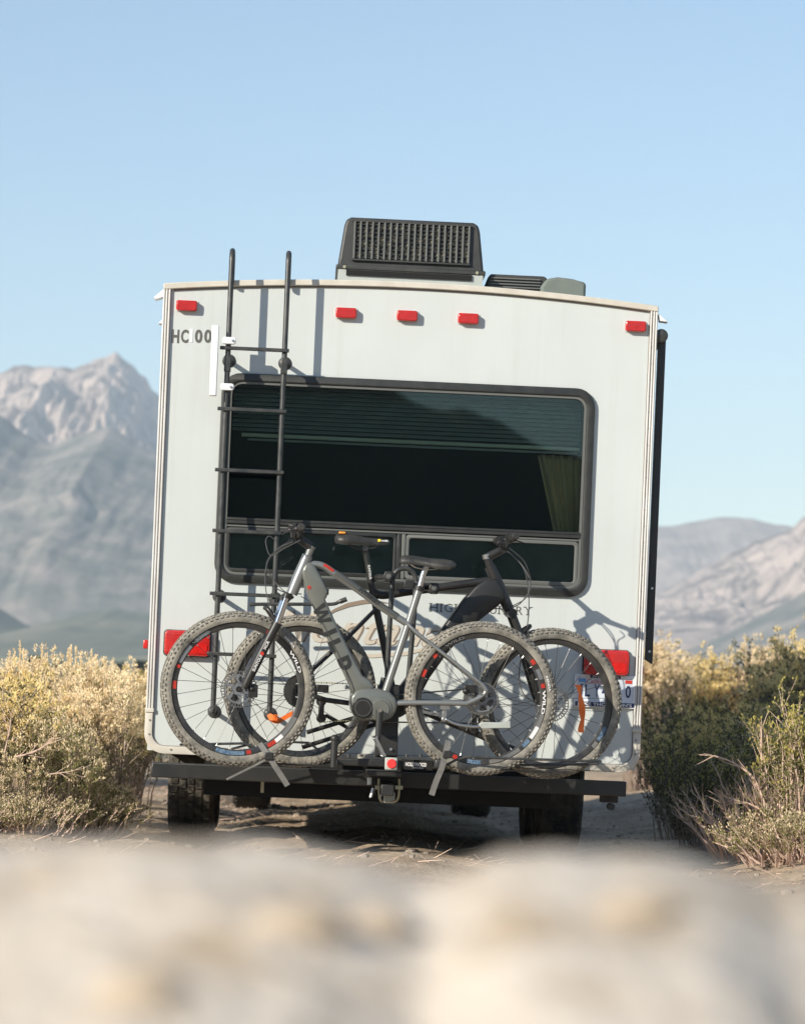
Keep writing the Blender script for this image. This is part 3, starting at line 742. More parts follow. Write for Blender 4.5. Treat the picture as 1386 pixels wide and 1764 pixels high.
# awning folded against the right side
t0 = q(1139, 580, -.05); t1 = q(1119, 1140, -.05)
ax = W+.052
aw = MB().tube([(t0.x-.006, .02, t0.z), (t0.x-.006, 5.6, t0.z)], .033, 20).build('awning', M['acshroud'], tr)
MB().prism([(ax-.026, t0.z-.01), (ax+.010, t0.z-.01), (ax+.010, t1.z-.012), (ax-.026, t1.z+.012)], .03, .09).build('arm', M['black'], aw, bevel=.003)
MB().lathe([(.0,-.012),(.026,-.012),(.034,-.006),(.034,.012),(0,.012)], 20, c=(t0.x-.006, .012, t0.z), closed=False).build('end_cap', M['ladder'], aw)
g = MB()
for z in (t1.z+.05, q(1119, 1013).z): g.cyl((ax-.008, .031, z), (ax-.008, .024, z), .006, n=8)
g.build('bolt', M['alu'], aw)
# ladder
ld = root('ladder', (0, 0, -.5), RV); ld.parent = tr; ld.matrix_world = RV @ Matrix.Translation((0, 0, -.5))
LX = (-.895, -.617); LD = .15
for x in LX:
    b = MB(); pts = [(x, -LD, .20), (x, -LD, 1.4), (x, -LD, 2.43)]
    for k in range(1, 10):
        a = PI*k/9; pts.append((x, -LD+.055-.055*math.cos(a), 2.43+.055*math.sin(a)))
    pts += [(x, -LD+.11, 2.33), (x, -LD+.13, top_z(x)+.0), (x, .22, top_z(x)+.012), (x, .30, top_z(x)+.012)]
    b = MB().tube(pts[:12], .0135, 12); b.tube(pts[11:], .0135, 12); b.build('rail', M['ladder'], ld)
    MB().box((x-.0165, -LD-.0165, 1.88), (x+.0165, -LD+.0165, 1.96)).build('rail_joint', M['ladder'], ld, bevel=.004)
for yy in ((600,602),(703,709),(808,815),(915,918),(1023,1027),(1128,1130)):
    z = q(432, sum(yy)/2, LD+.02).z
    MB().box((LX[0]-.040, -LD-.026, z-.009), (LX[1]+.022, -LD-.012, z+.009)).build('rung', M['ladder'], ld, bevel=.003)
for zz in (q(402,622).z, q(375,1027).z, q(367,1226).z):
    for x in LX:
        b = MB().lathe([(0,-.012),(.020,-.012),(.030,-.006),(.034,0),(0,0)], 20, c=(x+.003, 0, zz), closed=False)
        b.cyl((x, 0, zz), (x, -LD, zz+.0), .012); b.build('flange', M['ladder'], ld)
# white bracket on the ladder
c0_ = q(382, 562, LD+.02); c1_ = q(368, 684, LD+.02)
br = MB().box((c1_.x-.022, -LD-.055, c1_.z+.004), (c0_.x-.012, -LD-.02, c0_.z)).build('bracket', M['white'], ld, bevel=.004)
for py in (587, 667):
    z = q(392, py, LD+.03).z
    b = MB().prism(rrect(-.925, z-.016, -.858, z+.018, .012), -LD-.045, -LD-.018); b.build('clip', M['white'], ld, bevel=.003)
    MB().cyl((-.872, -LD-.045, z), (-.872, -LD-.05, z), .006, n=8).build('clip_bolt', M['alu'], ld)
#SECTION truck
tk = root('pickup_truck', (0, 10.5, -.48), RV)
tag(tk, 'dark pickup truck towing the trailer, only its wheels visible under it', 'pickup')
b = MB(); b.prism([(-.9, .06), (.9, .06), (.97, .2), (.97, .72), (.9, .76), (-.9, .76), (-.97, .72), (-.97, .2)], 8.0, 10.2); b.build('bed', M['truck'], tk, bevel=.02)
b = MB(); b.prism([(-.92, .05), (.92, .05), (.98, .3), (.96, .8), (.80, 1.35), (-.80, 1.35), (-.96, .8), (-.98, .3)], 10.22, 12.4); b.build('cab', M['truck'], tk, bevel=.03)
b = MB(); b.prism([(-.92, .05), (.92, .05), (.96, .3), (.92, .72), (-.92, .72), (-.96, .3)], 12.42, 13.7); b.build('bonnet', M['truck'], tk, bevel=.04)
b = MB()
for x in (-.45, .45): b.box((x-.05, 7.9, -.06), (x+.05, 13.4, .05))
b.build('chassis', M['under'], tk)
for y in (9.0, 12.7):
    for px in (433, 810):
        x = q(px, 1390, -9.0).x; road_wheel(tk, x, y, GL+.40-.01, .40, .29)
MB().cyl((-1.0, 9.0, GL+.39), (.7, 9.0, GL+.39), .05).build('axle', M['under'], tk)
#SECTION bikes
RW = .365
def wheel_parts(disc_r, near=True):
    out = {}
    b = MB().lathe([(.288,-.013),(.296,-.017),(.313,-.018),(.317,-.013),(.317,.013),(.313,.018),(.296,.017),(.288,.013)], 96)
    out['rim'] = b.mesh('rim', M['rim'])
    cs = []; rt = .0300; rc = RW-rt-.002
    for k in range(14):
        a = PI-(-2.15+4.3*k/13); cs.append((rc-math.cos(a)*rt*(-1)*-1 if False else rc+math.cos(PI-a)*rt, math.sin(a)*rt))
    out['tyre'] = MB().lathe(cs, 110).mesh('tyre', M['tyre'])
    t = MB(); nk = 84
    for k in range(nk):
        a0 = 2*PI*k/nk
        for j, (an, s0) in enumerate(((-62, .0060), (-38, .0055), (-13, .0062), (13, .0062), (38, .0055), (62, .0060))):
            aa = a0+(.5*2*PI/nk if j in (1, 2, 5) else 0)
            mt = Matrix.Rotation(-aa, 4, 'Y') @ Matrix.Translation((rc, 0, 0)) @ Matrix.Rotation(R(an), 4, 'Z') @ Matrix.Translation((rt+.001, 0, 0))
            lz = .0078 if j % 2 else .0062
            t.box((-.002, -s0*.75, -lz), (.0042, s0*.75, lz), mt)
    out['tread'] = t.mesh('tread', M['knob'], None, 0)
    sp = MB(); nip = MB(); ns = 28
    for k in range(ns):
        a = 2*PI*k/ns; sd_ = -1 if k % 2 else 1; off = (1 if (k//2) % 2 else -1)*1.15
        p0 = Vector((.026*math.cos(a+off), sd_*.027, .026*math.sin(a+off))); p1 = Vector((.290*math.cos(a), 0, .290*math.sin(a)))
        sp.tube([p0, p1], .00125, 4); d = (p0-p1).normalized(); nip.tube([p1, p1+d*.013], .0026, 6)
    out['spokes'] = sp.mesh('spokes', M['steel'], None, 0); out['nipples'] = nip.mesh('nipples', M['nipple'], None, 0)
    h = MB().lathe([(0,-.05),(.010,-.05),(.012,-.034),(.028,-.030),(.028,-.024),(.014,-.018),(.014,.018),(.028,.024),(.028,.030),(.012,.034),(.010,.05),(0,.05)], 24, closed=False)
    out['hub'] = h.mesh('hub', M['fblack'])
    y = -.040; r1 = disc_r; r0 = disc_r*.76; d = MB()
    nn = 48
    for rr, wv in ((r0, .0), (r1-.004, .0012)):
        pr = []
        for k in range(nn*2):
            a = 2*PI*k/(nn*2); rad = rr+wv*math.sin(a*24); pr.append((rad, a))
        vs = []; 
        for rad, a in pr:
            for dr, dy in ((0, 0), (.0045, 0), (.0045, .002), (0, .002)): vs.append(((rad+dr)*math.cos(a), y+dy, (rad+dr)*math.sin(a)))
        m_ = len(pr); fs = []
        for k in range(m_):
            l = (k+1) % m_
            for i in range(4): j = (i+1) % 4; fs.append((k*4+i, k*4+j, l*4+j, l*4+i))
        d.add(vs, fs)
    for k in range(36):
        a = 2*PI*k/36
        d.box((r0+.003, y, -.0022), (r1-.003, y+.002, .0022), Matrix.Rotation(-a, 4, 'Y') @ Matrix.Rotation(0, 4, 'X'))
    out['disc'] = d.mesh('disc', M['disc'], None, 0)
    c = MB()
    c.lathe([(.014, y-.002), (.030, y-.002), (.030, y+.004), (.014, y+.004)], 24)
    for k in range(6):
        a = 2*PI*k/6
        pa = [Vector((.026, 0, -.006)), Vector((.026, 0, .008)), Vector((r0*.72, 0, .026)), Vector((r0+.004, 0, .020)), Vector((r0+.004, 0, .008)), Vector((r0*.70, 0, .012))]
        pp = [((p.x*math.cos(a)-p.z*math.sin(a)), (p.x*math.sin(a)+p.z*math.cos(a))) for p in pa]; c.prism(pp, y-.002, y+.003)
    c.lathe([(r0-.004, y-.001), (r0+.002, y-.001), (r0+.002, y+.003), (r0-.004, y+.003)], 48)
    out['carrier'] = c.mesh('carrier', M['discarm'], None, 0)
    return out
WPF = wheel_parts(.086); WPR = wheel_parts(.079)
def decal_arc(a0, a1, m, parent, r0=.2935, r1=.3125, y=-.0186, n=10):
    b = MB(); vs = []; fs = []
    for k in range(n+1):
        a = R(a0+(a1-a0)*k/n)
        for r in (r0, r1):
            for yy in (y, y+.001): vs.append((r*math.cos(a), yy, r*math.sin(a)))
    for k in range(n):
        i = k*4; j = i+4
        fs += [(i, i+2, j+2, j), (i+1, j+1, j+3, i+3), (i, j, j+1, i+1), (i+2, i+3, j+3, j+2)]
    b.add(vs, fs); o = bpy.data.objects.new('decal', b.mesh('decal', m, None, 0)); C.objects.link(o); o.parent = parent; return o
def make_wheel(parent, c, yaw, wp, spin, name, disc=True, decals=True, pitch=0):
    base = Vector(parent['_o'])
    w = obj(name, wp['rim'], parent, Matrix.Translation(c-base) @ Matrix.Rotation(R(yaw), 4, 'Z') @ Matrix.Rotation(R(pitch), 4, 'X') @ Matrix.Rotation(R(-spin), 4, 'Y'))
    for k in ('tyre', 'tread', 'spokes', 'nipples', 'hub')+(('disc', 'carrier') if disc else ()):
        ch = obj({'disc': 'brake_disc', 'carrier': 'disc_carrier'}.get(k, k), wp[k], w)
        if k in ('tread', 'spokes', 'nipples'): ch['kind'] = 'stuff'
    if decals:
        def T(b, m): o = bpy.data.objects.new('lettering', b.mesh('lettering', m, None, 0)); C.objects.link(o); o.parent = w
        for a0, a1, m_ in decals:
            if m_ == 'WILD': T(arc_text('WILD', .013, .303, -.0195, a0, a1, .02), M['bikewhite'])
            elif m_ == 'WILDW': T(arc_text('WILD', .013, .303, -.0200, a0, a1, .02), M['fdark'])
            elif m_ == 'KENDA': T(arc_text('KENDA', .010, .331, -.0316, a0, a1, .02), M['bikewhite'])
            else: decal_arc(a0, a1, M[m_], w)
    return w
def sub(parent, name, b, m, smooth=40, bevel=0): return b.build(name, m, parent, smooth, bevel)
def P2(d, *pts): return [q(px, py, d) for px, py in pts]
def curve(pts, n=6):
    """Catmull-Rom through the points"""
    p = [pts[0]*2-pts[1]]+list(pts)+[pts[-1]*2-pts[-2]]; out = []
    for i in range(1, len(p)-2):
        for k in range(n):
            t = k/n
            out.append(.5*((2*p[i])+(p[i+1]-p[i-1])*t+(2*p[i-1]-5*p[i]+4*p[i+1]-p[i+2])*t*t+(-p[i-1]+3*p[i]-3*p[i+1]+p[i+2])*t**3))
    out.append(p[-2]); return out
def oy(p, dy): return Vector((p.x, p.y+dy, p.z))
def saddle_mesh(secs):
    """secs: (centre Vector on the axis, half width, half height)"""
    b = MB(); n = 16; vs = []; fs = []
    for c, hw, hh_ in secs:
        for k in range(n):
            a = 2*PI*k/n; s_, c_ = math.sin(a), math.cos(a)
            z = hh_*s_ if s_ > 0 else hh_*s_*.7-(abs(c_)**3)*hh_*1.2
            if s_ > 0: z -= (abs(c_)**3)*hh_*.6
            vs.append((c.x, c.y+hw*c_, c.z+z))
    m_ = len(secs)
    for j in range(m_-1):
        for k in range(n): l = (k+1) % n; fs.append((j*n+k, j*n+l, (j+1)*n+l, (j+1)*n+k))
    fs.append(tuple(range(n))); fs.append(tuple(range((m_-1)*n, m_*n))[::-1])
    return b.add(vs, fs)
def bars(parent, stem_c, half, sweep_x, rise, fr, gname='grip'):
    """flat handlebar across the bike with grips, levers and clamps"""
    pts = [stem_c+Vector((sweep_x*abs(t)**1.5, t*half, rise*min(1, abs(t)*2.2))) for t in np.linspace(-1, 1, 17)]
    hb = sub(parent, 'handlebar', MB().tube(pts, [.011+.005*math.exp(-(t*6)**2) for t in np.linspace(-1, 1, 17)], 12), M['fblack'])
    for s_ in (-1, 1):
        e = pts[0] if s_ < 0 else pts[-1]; i_ = pts[3] if s_ < 0 else pts[-4]
        d = (e-i_).normalized(); a = e+d*.004; b_ = e-d*.125
        g = MB().tube([a, a-d*.006, a-d*.012, b_], [.013, .0175, .0165, .016], 14)
        for k in range(9): pc = a-d*(.022+.011*k); g.tube([pc, pc-d*.005], .0178, 12)
        sub(hb, gname, g, M['saddle'])
        cl = e-d*.15
        lv = MB().tube(curve([cl, cl+Vector((fr*.02, 0, -.012)), cl+Vector((fr*.045, s_*.035, -.022)), cl+Vector((fr*.048, s_*.10, -.028))]), .0045, 8, flat=.8)
        lv.cyl(cl-d*.012, cl+d*.012, .019, n=12); lv.ball(tuple(cl+Vector((fr*.018, 0, -.008))), .014)
        sub(hb, 'brake_lever', lv, M['fblack'])
        sh_ = e-d*.19; x_ = MB().cyl(sh_-d*.01, sh_+d*.01, .018, n=12); x_.cbox(tuple(sh_+Vector((0, 0, -.02))), (.016, .014, .010)); x_.cyl(sh_+Vector((fr*.01, s_*.01, .012)), sh_+Vector((fr*.028, s_*.02, .016)), .006, n=8)
        sub(hb, 'shifter', x_, M['fblack'])
    return hb, pts
# ---- front bike, grey, facing left
d1 = .75
b1 = root('mountain_bike', (q(620, 1320, d1).x, -d1, q(620, 1330, d1).z), RV, Matrix.Rotation(R(4.5), 4, 'Z') @ Matrix.Rotation(R(2.5), 4, 'X'))
tag(b1, 'grey mountain bike facing left, outermost on the rack, WILD lettered down its frame', 'bicycle', 'mountain bikes on the hitch rack')
fh = q(409, 1187, d1); rh = q(828.5, 1203.5, d1)
wa = make_wheel(b1, fh, 3, WPF, 20, 'front_wheel', decals=[(38,14,'WILD'),(-28,-50,'bikewhite'),(-52,-66,'bikered'),(146,138,'bikered'),(172,160,'bikered'),(85,70,'bikered'),(-95,-125,'bikeblue'),(16,-2,'KENDA')][:0] or [])
for a0, a1, m_ in ((-24,-44,'alu'),(-44,-52,'bikewhite'),(-52,-60,'bikered'),(163,160,'bikered'),(182,175,'bikered'),(66,60,'bikered'),(-76,-80,'bikered'),(-82,-108,'bikeblue'),(120,134,'discarm'),(140,158,'discarm')): decal_arc(a0-20, a1-20, M[m_], wa)
def T(w, b, m): o = bpy.data.objects.new('lettering', b.mesh('lettering', m, None, 0)); C.objects.link(o); o.parent = w
T(wa, arc_text('WILD', .014, .303, -.0200, 28-20, .115, .02), M['bikewhite']); T(wa, arc_text('KENDA', .009, .329, -.0325, 45-20, .07, .02), M['bikewhite'])
T(wa, arc_text('WILD', .012, .303, -.0200, 128-20, .10, .0), M['alu'])
wr = make_wheel(b1, rh, 2, WPR, 47, 'rear_wheel', decals=None)
for a0, a1, m_ in ((-12,-24,'alu'),(-24,-36,'bikewhite'),(16,12,'bikered'),(40,35,'bikered'),(142,138,'bikered'),(162,155,'bikered'),(-38,-46,'bikeblue'),(-50,-80,'alu'),(-110,-114,'bikered'),(-88,-100,'bikeblue'),(20,30,'discarm')): decal_arc(a0-47, a1-47, M[m_], wr)
T(wr, arc_text('WILD', .015, .303, -.0200, -1-47, .115, .03), M['bikewhite']); T(wr, arc_text('KENDA', .010, .330, -.0325, 15-47, .075, .02), M['bikewhite'])
T(wr, arc_text('WILD', .012, .303, -.0200, 118-47, .10, .0), M['alu'])
# frame
fr = MB()
poly = [(519,996),(517,985),(522,974),(531,969),(540,975),(552,996),(563,1019),(561,1028),(558,1033),(581,1083),(602,1124),(622,1163),(634,1170),(643,1182),(640,1192),(604,1194),(600,1180),(576,1130),(549,1072),(524,1015)]
pl = [(q(a, b_, d1).x, q(a, b_, d1).z) for a, b_ in poly]
dt = filled([pl], -d1-.036, -d1+.036, .012)
sub(b1, 'down_tube', dt, M['fgrey'], 60)
ht = P2(d1, (501,1024), (512,997), (528,958))
fr.tube([ht[0], ht[1], ht[2]], [.027, .029, .025], 20)
tt = curve(P2(d1, (527,975), (541,973), (557,977), (578,991), (616,1017), (654,1045), (682,1063), (703,1076)))
fr.tube(tt, [.019]*len(tt), 14, flat=.9)
fr2 = MB(); st = P2(d1, (664,1190), (702,1075), (721,1014)); fr2.tube([st[0], st[1], st[2]], [.0185, .0175, .0175], 18)
frame = sub(b1, 'frame', fr, M['fsilver'], 60)
pp = P2(d1, (575,988), (616,1016), (654,1044), (683,1063)); 
bb_ = curve([oy(p, -.0) for p in pp]); sub(frame, 'top_tube_cover', MB().tube(bb_, [.0202]*len(bb_), 14, flat=.9), M['fdark2'])
pr_ = curve(P2(d1, (555,976), (562,980), (572,987))); sub(frame, 'decal', MB().tube([p+Vector((0,-.0125,.006)) for p in pr_], .0085, 12), M['bikered'])
sub(b1, 'seat_tube', fr2, M['fsilver'], 60)
stay = MB()
for s_ in (-1, 1):
    k = .068*s_
    sp_ = curve([oy(p, dy) for p, dy in zip(P2(d1, (700,1074), (716,1090), (758,1123), (812,1166), (829,1179)), (s_*.014, s_*.03, s_*.05, k, k))])
    stay.tube(sp_, .0085, 10)
    loop = curve([oy(p, k) for p in P2(d1, (826,1177), (834,1188), (829,1197), (813,1206), (800,1211))]); stay.tube(loop, .0115, 10)
    cs_ = [oy(p, dy) for p, dy in zip(P2(d1, (803,1211), (760,1210), (700,1210), (682,1211)), (k, s_*.062, s_*.045, s_*.035))]; stay.tube(cs_, .0125, 12)
sub(b1, 'rear_stays', stay, M['fsilver'], 60)
cr = q(829, 1199, d1); sub(b1, 'dropout', MB().cyl(oy(cr, -.062), oy(cr, -.078), .013, n=14).cyl(oy(rh, -.05), oy(rh, -.072), .008), M['fblack'])
# decal lettering on the down tube
def block(ch, w, h, t):
    L_ = {'I': [[(-t/2,-h/2),(t/2,-h/2),(t/2,h/2),(-t/2,h/2)]],
     'L': [[(-w/2,-h/2),(w/2,-h/2),(w/2,-h/2+t*.9),(-w/2+t,-h/2+t*.9),(-w/2+t,h/2),(-w/2,h/2)]],
     'W': [[(-w/2,h/2),(-w*.30,-h/2),(-w*.14,-h/2),(0,h*.18),(w*.14,-h/2),(w*.30,-h/2),(w/2,h/2),(w/2-t*1.0,h/2),(w*.225,-h*.22),(w*.07,h/2),(-w*.07,h/2),(-w*.225,-h*.22),(-w/2+t*1.0,h/2)]]}
    if ch == 'D':
        o_ = [(-w/2,-h/2)]+[(w*.05+(w*.45)*math.sin(PI*k/8), -h/2*math.cos(PI*k/8)) for k in range(9)]+[(-w/2,h/2)]
        i_ = [(-w/2+t,-h/2+t*.8)]+[(w*.0+(w*.5-t)*math.sin(PI*k/8), -(h/2-t*.8)*math.cos(PI*k/8)) for k in range(9)]+[(-w/2+t,h/2-t*.8)]
        return filled([o_, i_], -.001, .001)
    return filled(L_[ch], -.001, .001)
for ch, px, py, w_, h_ in (('W',552,1058,.098,.064),('I',566.5,1089,.020,.062),('L',575.5,1111,.052,.062),('D',592,1142,.062,.060)):
    c = q(px, py, d1+.036); b = block(ch, w_, h_, .021); place(b, (c.x, -d1-.0372, c.z), -64); sub(b1, 'lettering', b, M['fdark'], 0)
c = q(655, 1044, d1+.02); sub(b1, 'lettering', place(text_fit('HYBRID', .115, .017, .02, .0012), (c.x-.06, -d1-.0205, c.z+.043), -35), M['fdark'], 0)
c = q(530, 1012, d1+.036); sub(b1, 'badge', MB().cyl((c.x, -d1-.0355, c.z), (c.x, -d1-.038, c.z), .009, n=10), M['bikered'])
sub(b1, 'battery_latch', MB().cbox(tuple(q(561,1020,d1+.01)), (.008, .02, .014)), M['fblack'])
# motor
mo = [(601,1212),(602,1200),(610,1190),(624,1186),(650,1186),(668,1191),(679,1202),(682,1216),(679,1226),(672,1236),(660,1241),(640,1240),(625,1241),(612,1236),(604,1226)]
pm = [(q(a,b_,d1).x, q(a,b_,d1).z) for a, b_ in mo]
mot = sub(b1, 'motor', filled([pm], -d1-.058, -d1+.058, .012), M['fgrey'], 60)
for px, py, r_, y_ in ((622,1219,.050,.076),(652,1221,.058,.070)):
    c = q(px, py, d1); sub(mot, 'motor_cover', MB().lathe([(0,-y_),(r_*.72,-y_),(r_*.78,-y_+.006),(r_*.94,-y_+.007),(r_,-y_+.018),(r_,0)], 40, c=(c.x, -d1, c.z), closed=False), M['fblack'] if px < 630 else M['fgrey'])
c = q(622,1219,d1); sub(mot, 'cover_ring', MB().lathe([(.036,-.0775),(.0385,-.0775),(.0385,-.074),(.036,-.074)], 40, c=(c.x, -d1, c.z)), M['disc'])
bbx = q(650.5, 1222.5, d1); ce = q(647, 1283, d1)
ck = sub(b1, 'crank', MB().tube([oy(bbx, -.085), oy(bbx.lerp(ce, .1), -.087), oy(bbx.lerp(ce, .6), -.09), oy(ce, -.092)], [.017, .0165, .013, .013], 12, flat=.7).tube([oy(bbx, .085), oy(bbx+Vector((.03,0,.15)), .09)], [.016, .013], 12), M['fdark'])
sub(ck, 'crank_bolt', MB().cyl(oy(bbx, -.095), oy(bbx, -.102), .009, n=10), M['chrome'])
def pedal(parent, c, ang):
    mt = Matrix.Translation(c) @ Matrix.Rotation(R(ang), 4, 'Y'); b = MB()
    for x in (-.045, .045): b.box((x-.006, -.045, -.008), (x+.006, .045, .008), mt)
    for y in (-.045, .0, .045): b.box((-.04, y-.006, -.007), (.04, y+.006, .007), mt)
    b.tube([mt @ Vector((0, -.05, 0)), mt @ Vector((0, .06, 0))], .008, 10)
    for x in (-.045, .045):
        for y in (-.03, 0, .03): b.tube([mt @ Vector((x, y, -.012)), mt @ Vector((x, y, .012))], .0022, 6)
    return sub(parent, 'pedal', b, M['alu'], 30)
pedal(ck, oy(ce, -.15), 62)
# fork
fk = P2(d1, (418,1186), (447,1127), (475,1073), (490,1031), (503,1018))
for s_ in (-1, 1):
    y_ = s_*.062
    f = sub(b1, 'fork_leg', MB().tube([oy(fk[0], y_), oy(fk[0].lerp(fk[1], .15), y_), oy(fk[1], y_), oy(fk[2], y_)], [.014, .020, .0225, .0215], 18), M['fblack'], 60)
    sub(b1, 'fork_tube', MB().tube([oy(fk[2], y_), oy(fk[3], y_)], .0165, 18), M['chrome'])
    if s_ < 0:
        dirv = (fk[2]-fk[0]).normalized(); an = math.degrees(math.atan2(dirv.z, dirv.x))
        c = fk[0].lerp(fk[2], .40); sub(f, 'lettering', place(text_fit('SUNTOUR', .09, .014, .02, .001), (c.x, -d1+y_-.0225, c.z), an), M['letterdim'], 0)
        c = fk[0].lerp(fk[2], .66); sub(f, 'lettering', place(text_fit('XCR', .045, .014, .02, .001), (c.x, -d1+y_-.0225, c.z), an), M['letterdim'], 0)
        c = fk[0].lerp(fk[2], .535); sub(f, 'badge', MB().cyl((c.x, -d1+y_-.0205, c.z), (c.x, -d1+y_-.024, c.z), .009, n=12), M['bikered'])
cw = MB().tube([oy(fk[3], -.075), oy(fk[3], .075)], .021, 14); cw.tube([fk[3], ht[0]], .022, 14); cw.cyl(oy(fk[3], -.062), oy(fk[3]+(fk[3]-fk[2]).normalized()*.02, -.062), .021)
sub(b1, 'fork_crown', cw, M['fblack'], 60)
ar = q(481, 1062, d1); sub(b1, 'fork_arch', MB().tube(curve([oy(fk[2], -.062), ar+Vector((-.06, -.045, .03)), ar+Vector((-.072, 0, .035)), ar+Vector((-.06, .045, .03)), oy(fk[2], .062)]), .011, 10), M['fblack'])
cal = q(434, 1190, d1); sub(b1, 'brake_caliper', MB().cbox((cal.x, -d1-.045, cal.z), (.022, .014, .03)).ball((cal.x-.006, -d1-.055, cal.z+.01), .014), M['fblack'], bevel=.004)
# stem and bar
s0, s1, s2 = P2(d1, (528,960), (534,944), (513,929))
stm = sub(b1, 'stem', MB().tube([s0, s1], [.016, .018], 16).tube([s1, s1+Vector((.002, 0, .006))], .021).tube([s1, s2], [.018, .015], 14), M['fsilver'], 60)
sub(b1, 'stem_cap', MB().tube([s1, s2+Vector((0,0,.002))], [.0205, .021], 14).cyl(oy(s2, -.025), oy(s2, .025), .02), M['fblack'])
hb1, hp1 = bars(b1, s2+Vector((-.004, 0, .004)), .355, -.012, .045, -1)
sub(hb1, 'display', MB().cbox(tuple(s2+Vector((-.03, -.03, .018))), (.012, .028, .018)), M['fblack'], bevel=.004)
for cpts in (((505,930,-.14),(478,948,-.10),(458,975,-.02),(455,1010,.03),(462,1050,.05),(466,1072,.062)),
             ((500,935,.1),(478,945,.04),(459,968,0),(461,985,0),(472,1003,0),(486,1018,.02),(497,1024,.03)),
             ((506,932,-.1),(486,944,-.04),(462,962,0),(457,990,0),(468,1010,0),(492,1022,0),(518,1024,0)),
             ((512,932,.12),(486,946,.06),(464,958,.03),(456,935,0),(462,925,0),(474,933,0)),
             ((516,1028,.03),(533,1040,.035),(560,1086,.036),(586,1140,.038),(600,1180,.05),(601,1215,.06),(608,1233,.06))):
    sub(b1, 'cable', MB().tube(curve([oy(q(a, b_, d1), -y_ if a < 520 else -y_) for a, b_, y_ in cpts]), .0026, 6), M['cable'])
# seat
sp = P2(d1, (721,1014), (727,991), (733,974)); sub(b1, 'seatpost', MB().tube([sp[0], sp[1], sp[2]], .0145, 14), M['alu'])
sub(b1, 'seat_clamp', MB().cyl(sp[0]+Vector((-.003,0,-.01)), sp[0]+Vector((.002,0,.012)), .023), M['fblack'])
sx = [(687,966,.022,.010),(691,964,.030,.019),(705,964,.032,.020),(722,966,.042,.019),(740,969,.060,.020),(757,971,.075,.023),(770,972,.078,.022),(778,972,.070,.017),(782,972,.055,.008)]
sd1 = sub(b1, 'saddle', saddle_mesh([(q(a, b_, d1), w_, h_) for a, b_, w_, h_ in sx]), M['saddle'], 60)
rl_ = MB()
for y_ in (-.022, .022): rl_.tube(curve([oy(p, y_) for p in P2(d1, (702,969), (716,978), (742,981), (760,976))]), .0035, 6)
rl_.cyl(oy(sp[2], -.028), oy(sp[2], .028), .014); sub(sd1, 'rails', rl_, M['alu'])
# kickstand
kb = q(764, 1217, d1); kt = MB().cbox((kb.x, -d1-.02, kb.z), (.024, .035, .014)); kt.cbox((kb.x, -d1-.03, kb.z-.04), (.010, .012, .03)); kt.cyl((kb.x, -d1-.05, kb.z-.06), (kb.x, -d1-.02, kb.z-.06), .012)
kp = curve([oy(p, -.05) for p in P2(d1, (765,1238), (785,1247), (815,1251), (832,1249))]); kt.tube(kp, .008, 10)
ks = sub(b1, 'kickstand', kt, M['alu'], 40, .003)
sub(ks, 'foot', MB().prism([(q(a, b_, d1).x, q(a, b_, d1).z) for a, b_ in ((822,1247),(828,1243),(856,1244),(877,1241),(878,1254),(850,1254),(828,1255))], -d1-.066, -d1-.036), M['greybase'], 40, .004)
rb_ = MB().cbox((q(808,1186,d1).x, -d1-.04, q(808,1186,d1).z), (.03, .014, .018)); rb_.ball((q(800,1190,d1).x, -d1-.05, q(800,1190,d1).z), .016); sub(b1, 'brake_caliper', rb_, M['fblack'], 40, .004)
cas = MB()
for i, (r_, y_) in enumerate(((.080,.018),(.07,.022),(.062,.027),(.054,.032),(.046,.037),(.038,.042))): cas.lathe([(.012,y_),(r_,y_),(r_,y_+.002),(.012,y_+.002)], 44, c=(rh.x, -d1, rh.z))
sub(b1, 'cassette', cas, M['disc'])
ch = MB(); a_ = oy(rh, .035); b_ = oy(bbx, .035)
ch.tube([a_+Vector((0,0,.05)), b_+Vector((0,0,.06))], .004, 6); ch.tube([a_+Vector((0,0,-.12)), b_+Vector((0,0,-.06))], .004, 6); sub(b1, 'chain', ch, M['steel'])
c = bbx; sub(b1, 'chainring', MB().lathe([(.045,.033),(.066,.033),(.066,.037),(.045,.037)], 44, c=(c.x, -d1, c.z)), M['fblack'])
b = MB(); c = rh+Vector((-.02,.045,-.1)); b.cbox(tuple(c), (.012,.012,.05)); b.cyl(c+Vector((0,0,-.05)), c+Vector((0,.01,-.05)), .022); sub(b1, 'derailleur', b, M['fblack'], 40, .003)

# ---- rear bike, black, facing right
d2 = .45
b2 = root('mountain_bike', (q(730, 1320, d2).x, -d2, q(730, 1330, d2).z), RV, Matrix.Rotation(R(4), 4, 'Z') @ Matrix.Rotation(R(1.5), 4, 'X'))
tag(b2, 'black electric mountain bike facing right, between the grey bike and the trailer wall', 'bicycle', 'mountain bikes on the hitch rack')
rh2 = q(516, 1191, d2); fh2 = q(947, 1212, d2)
make_wheel(b2, rh2, 2, WPR, 5, 'rear_wheel', disc=False, decals=None)
w2 = make_wheel(b2, fh2, 9, WPF, 33, 'front_wheel', disc=True, decals=None, pitch=1)
for a0, a1, m_ in ((-20,-34,'bikeblue'),(-36,-42,'alu')): decal_arc(a0-33, a1-33, M[m_], w2)
fr = MB()
h2 = P2(d2, (843,976), (858,1010), (876,1050)); fr.tube([h2[0], h2[1], h2[2]], [.026, .030, .026], 18)
t2 = curve(P2(d2, (845,1000), (800,1006), (745,1014), (700,1020), (660,1026), (642,1022))); fr.tube(t2, [.020]*len(t2), 14)
fr.tube(P2(d2, (636,1000), (645,1040), (660,1110), (676,1195)), [.018]*4, 14)
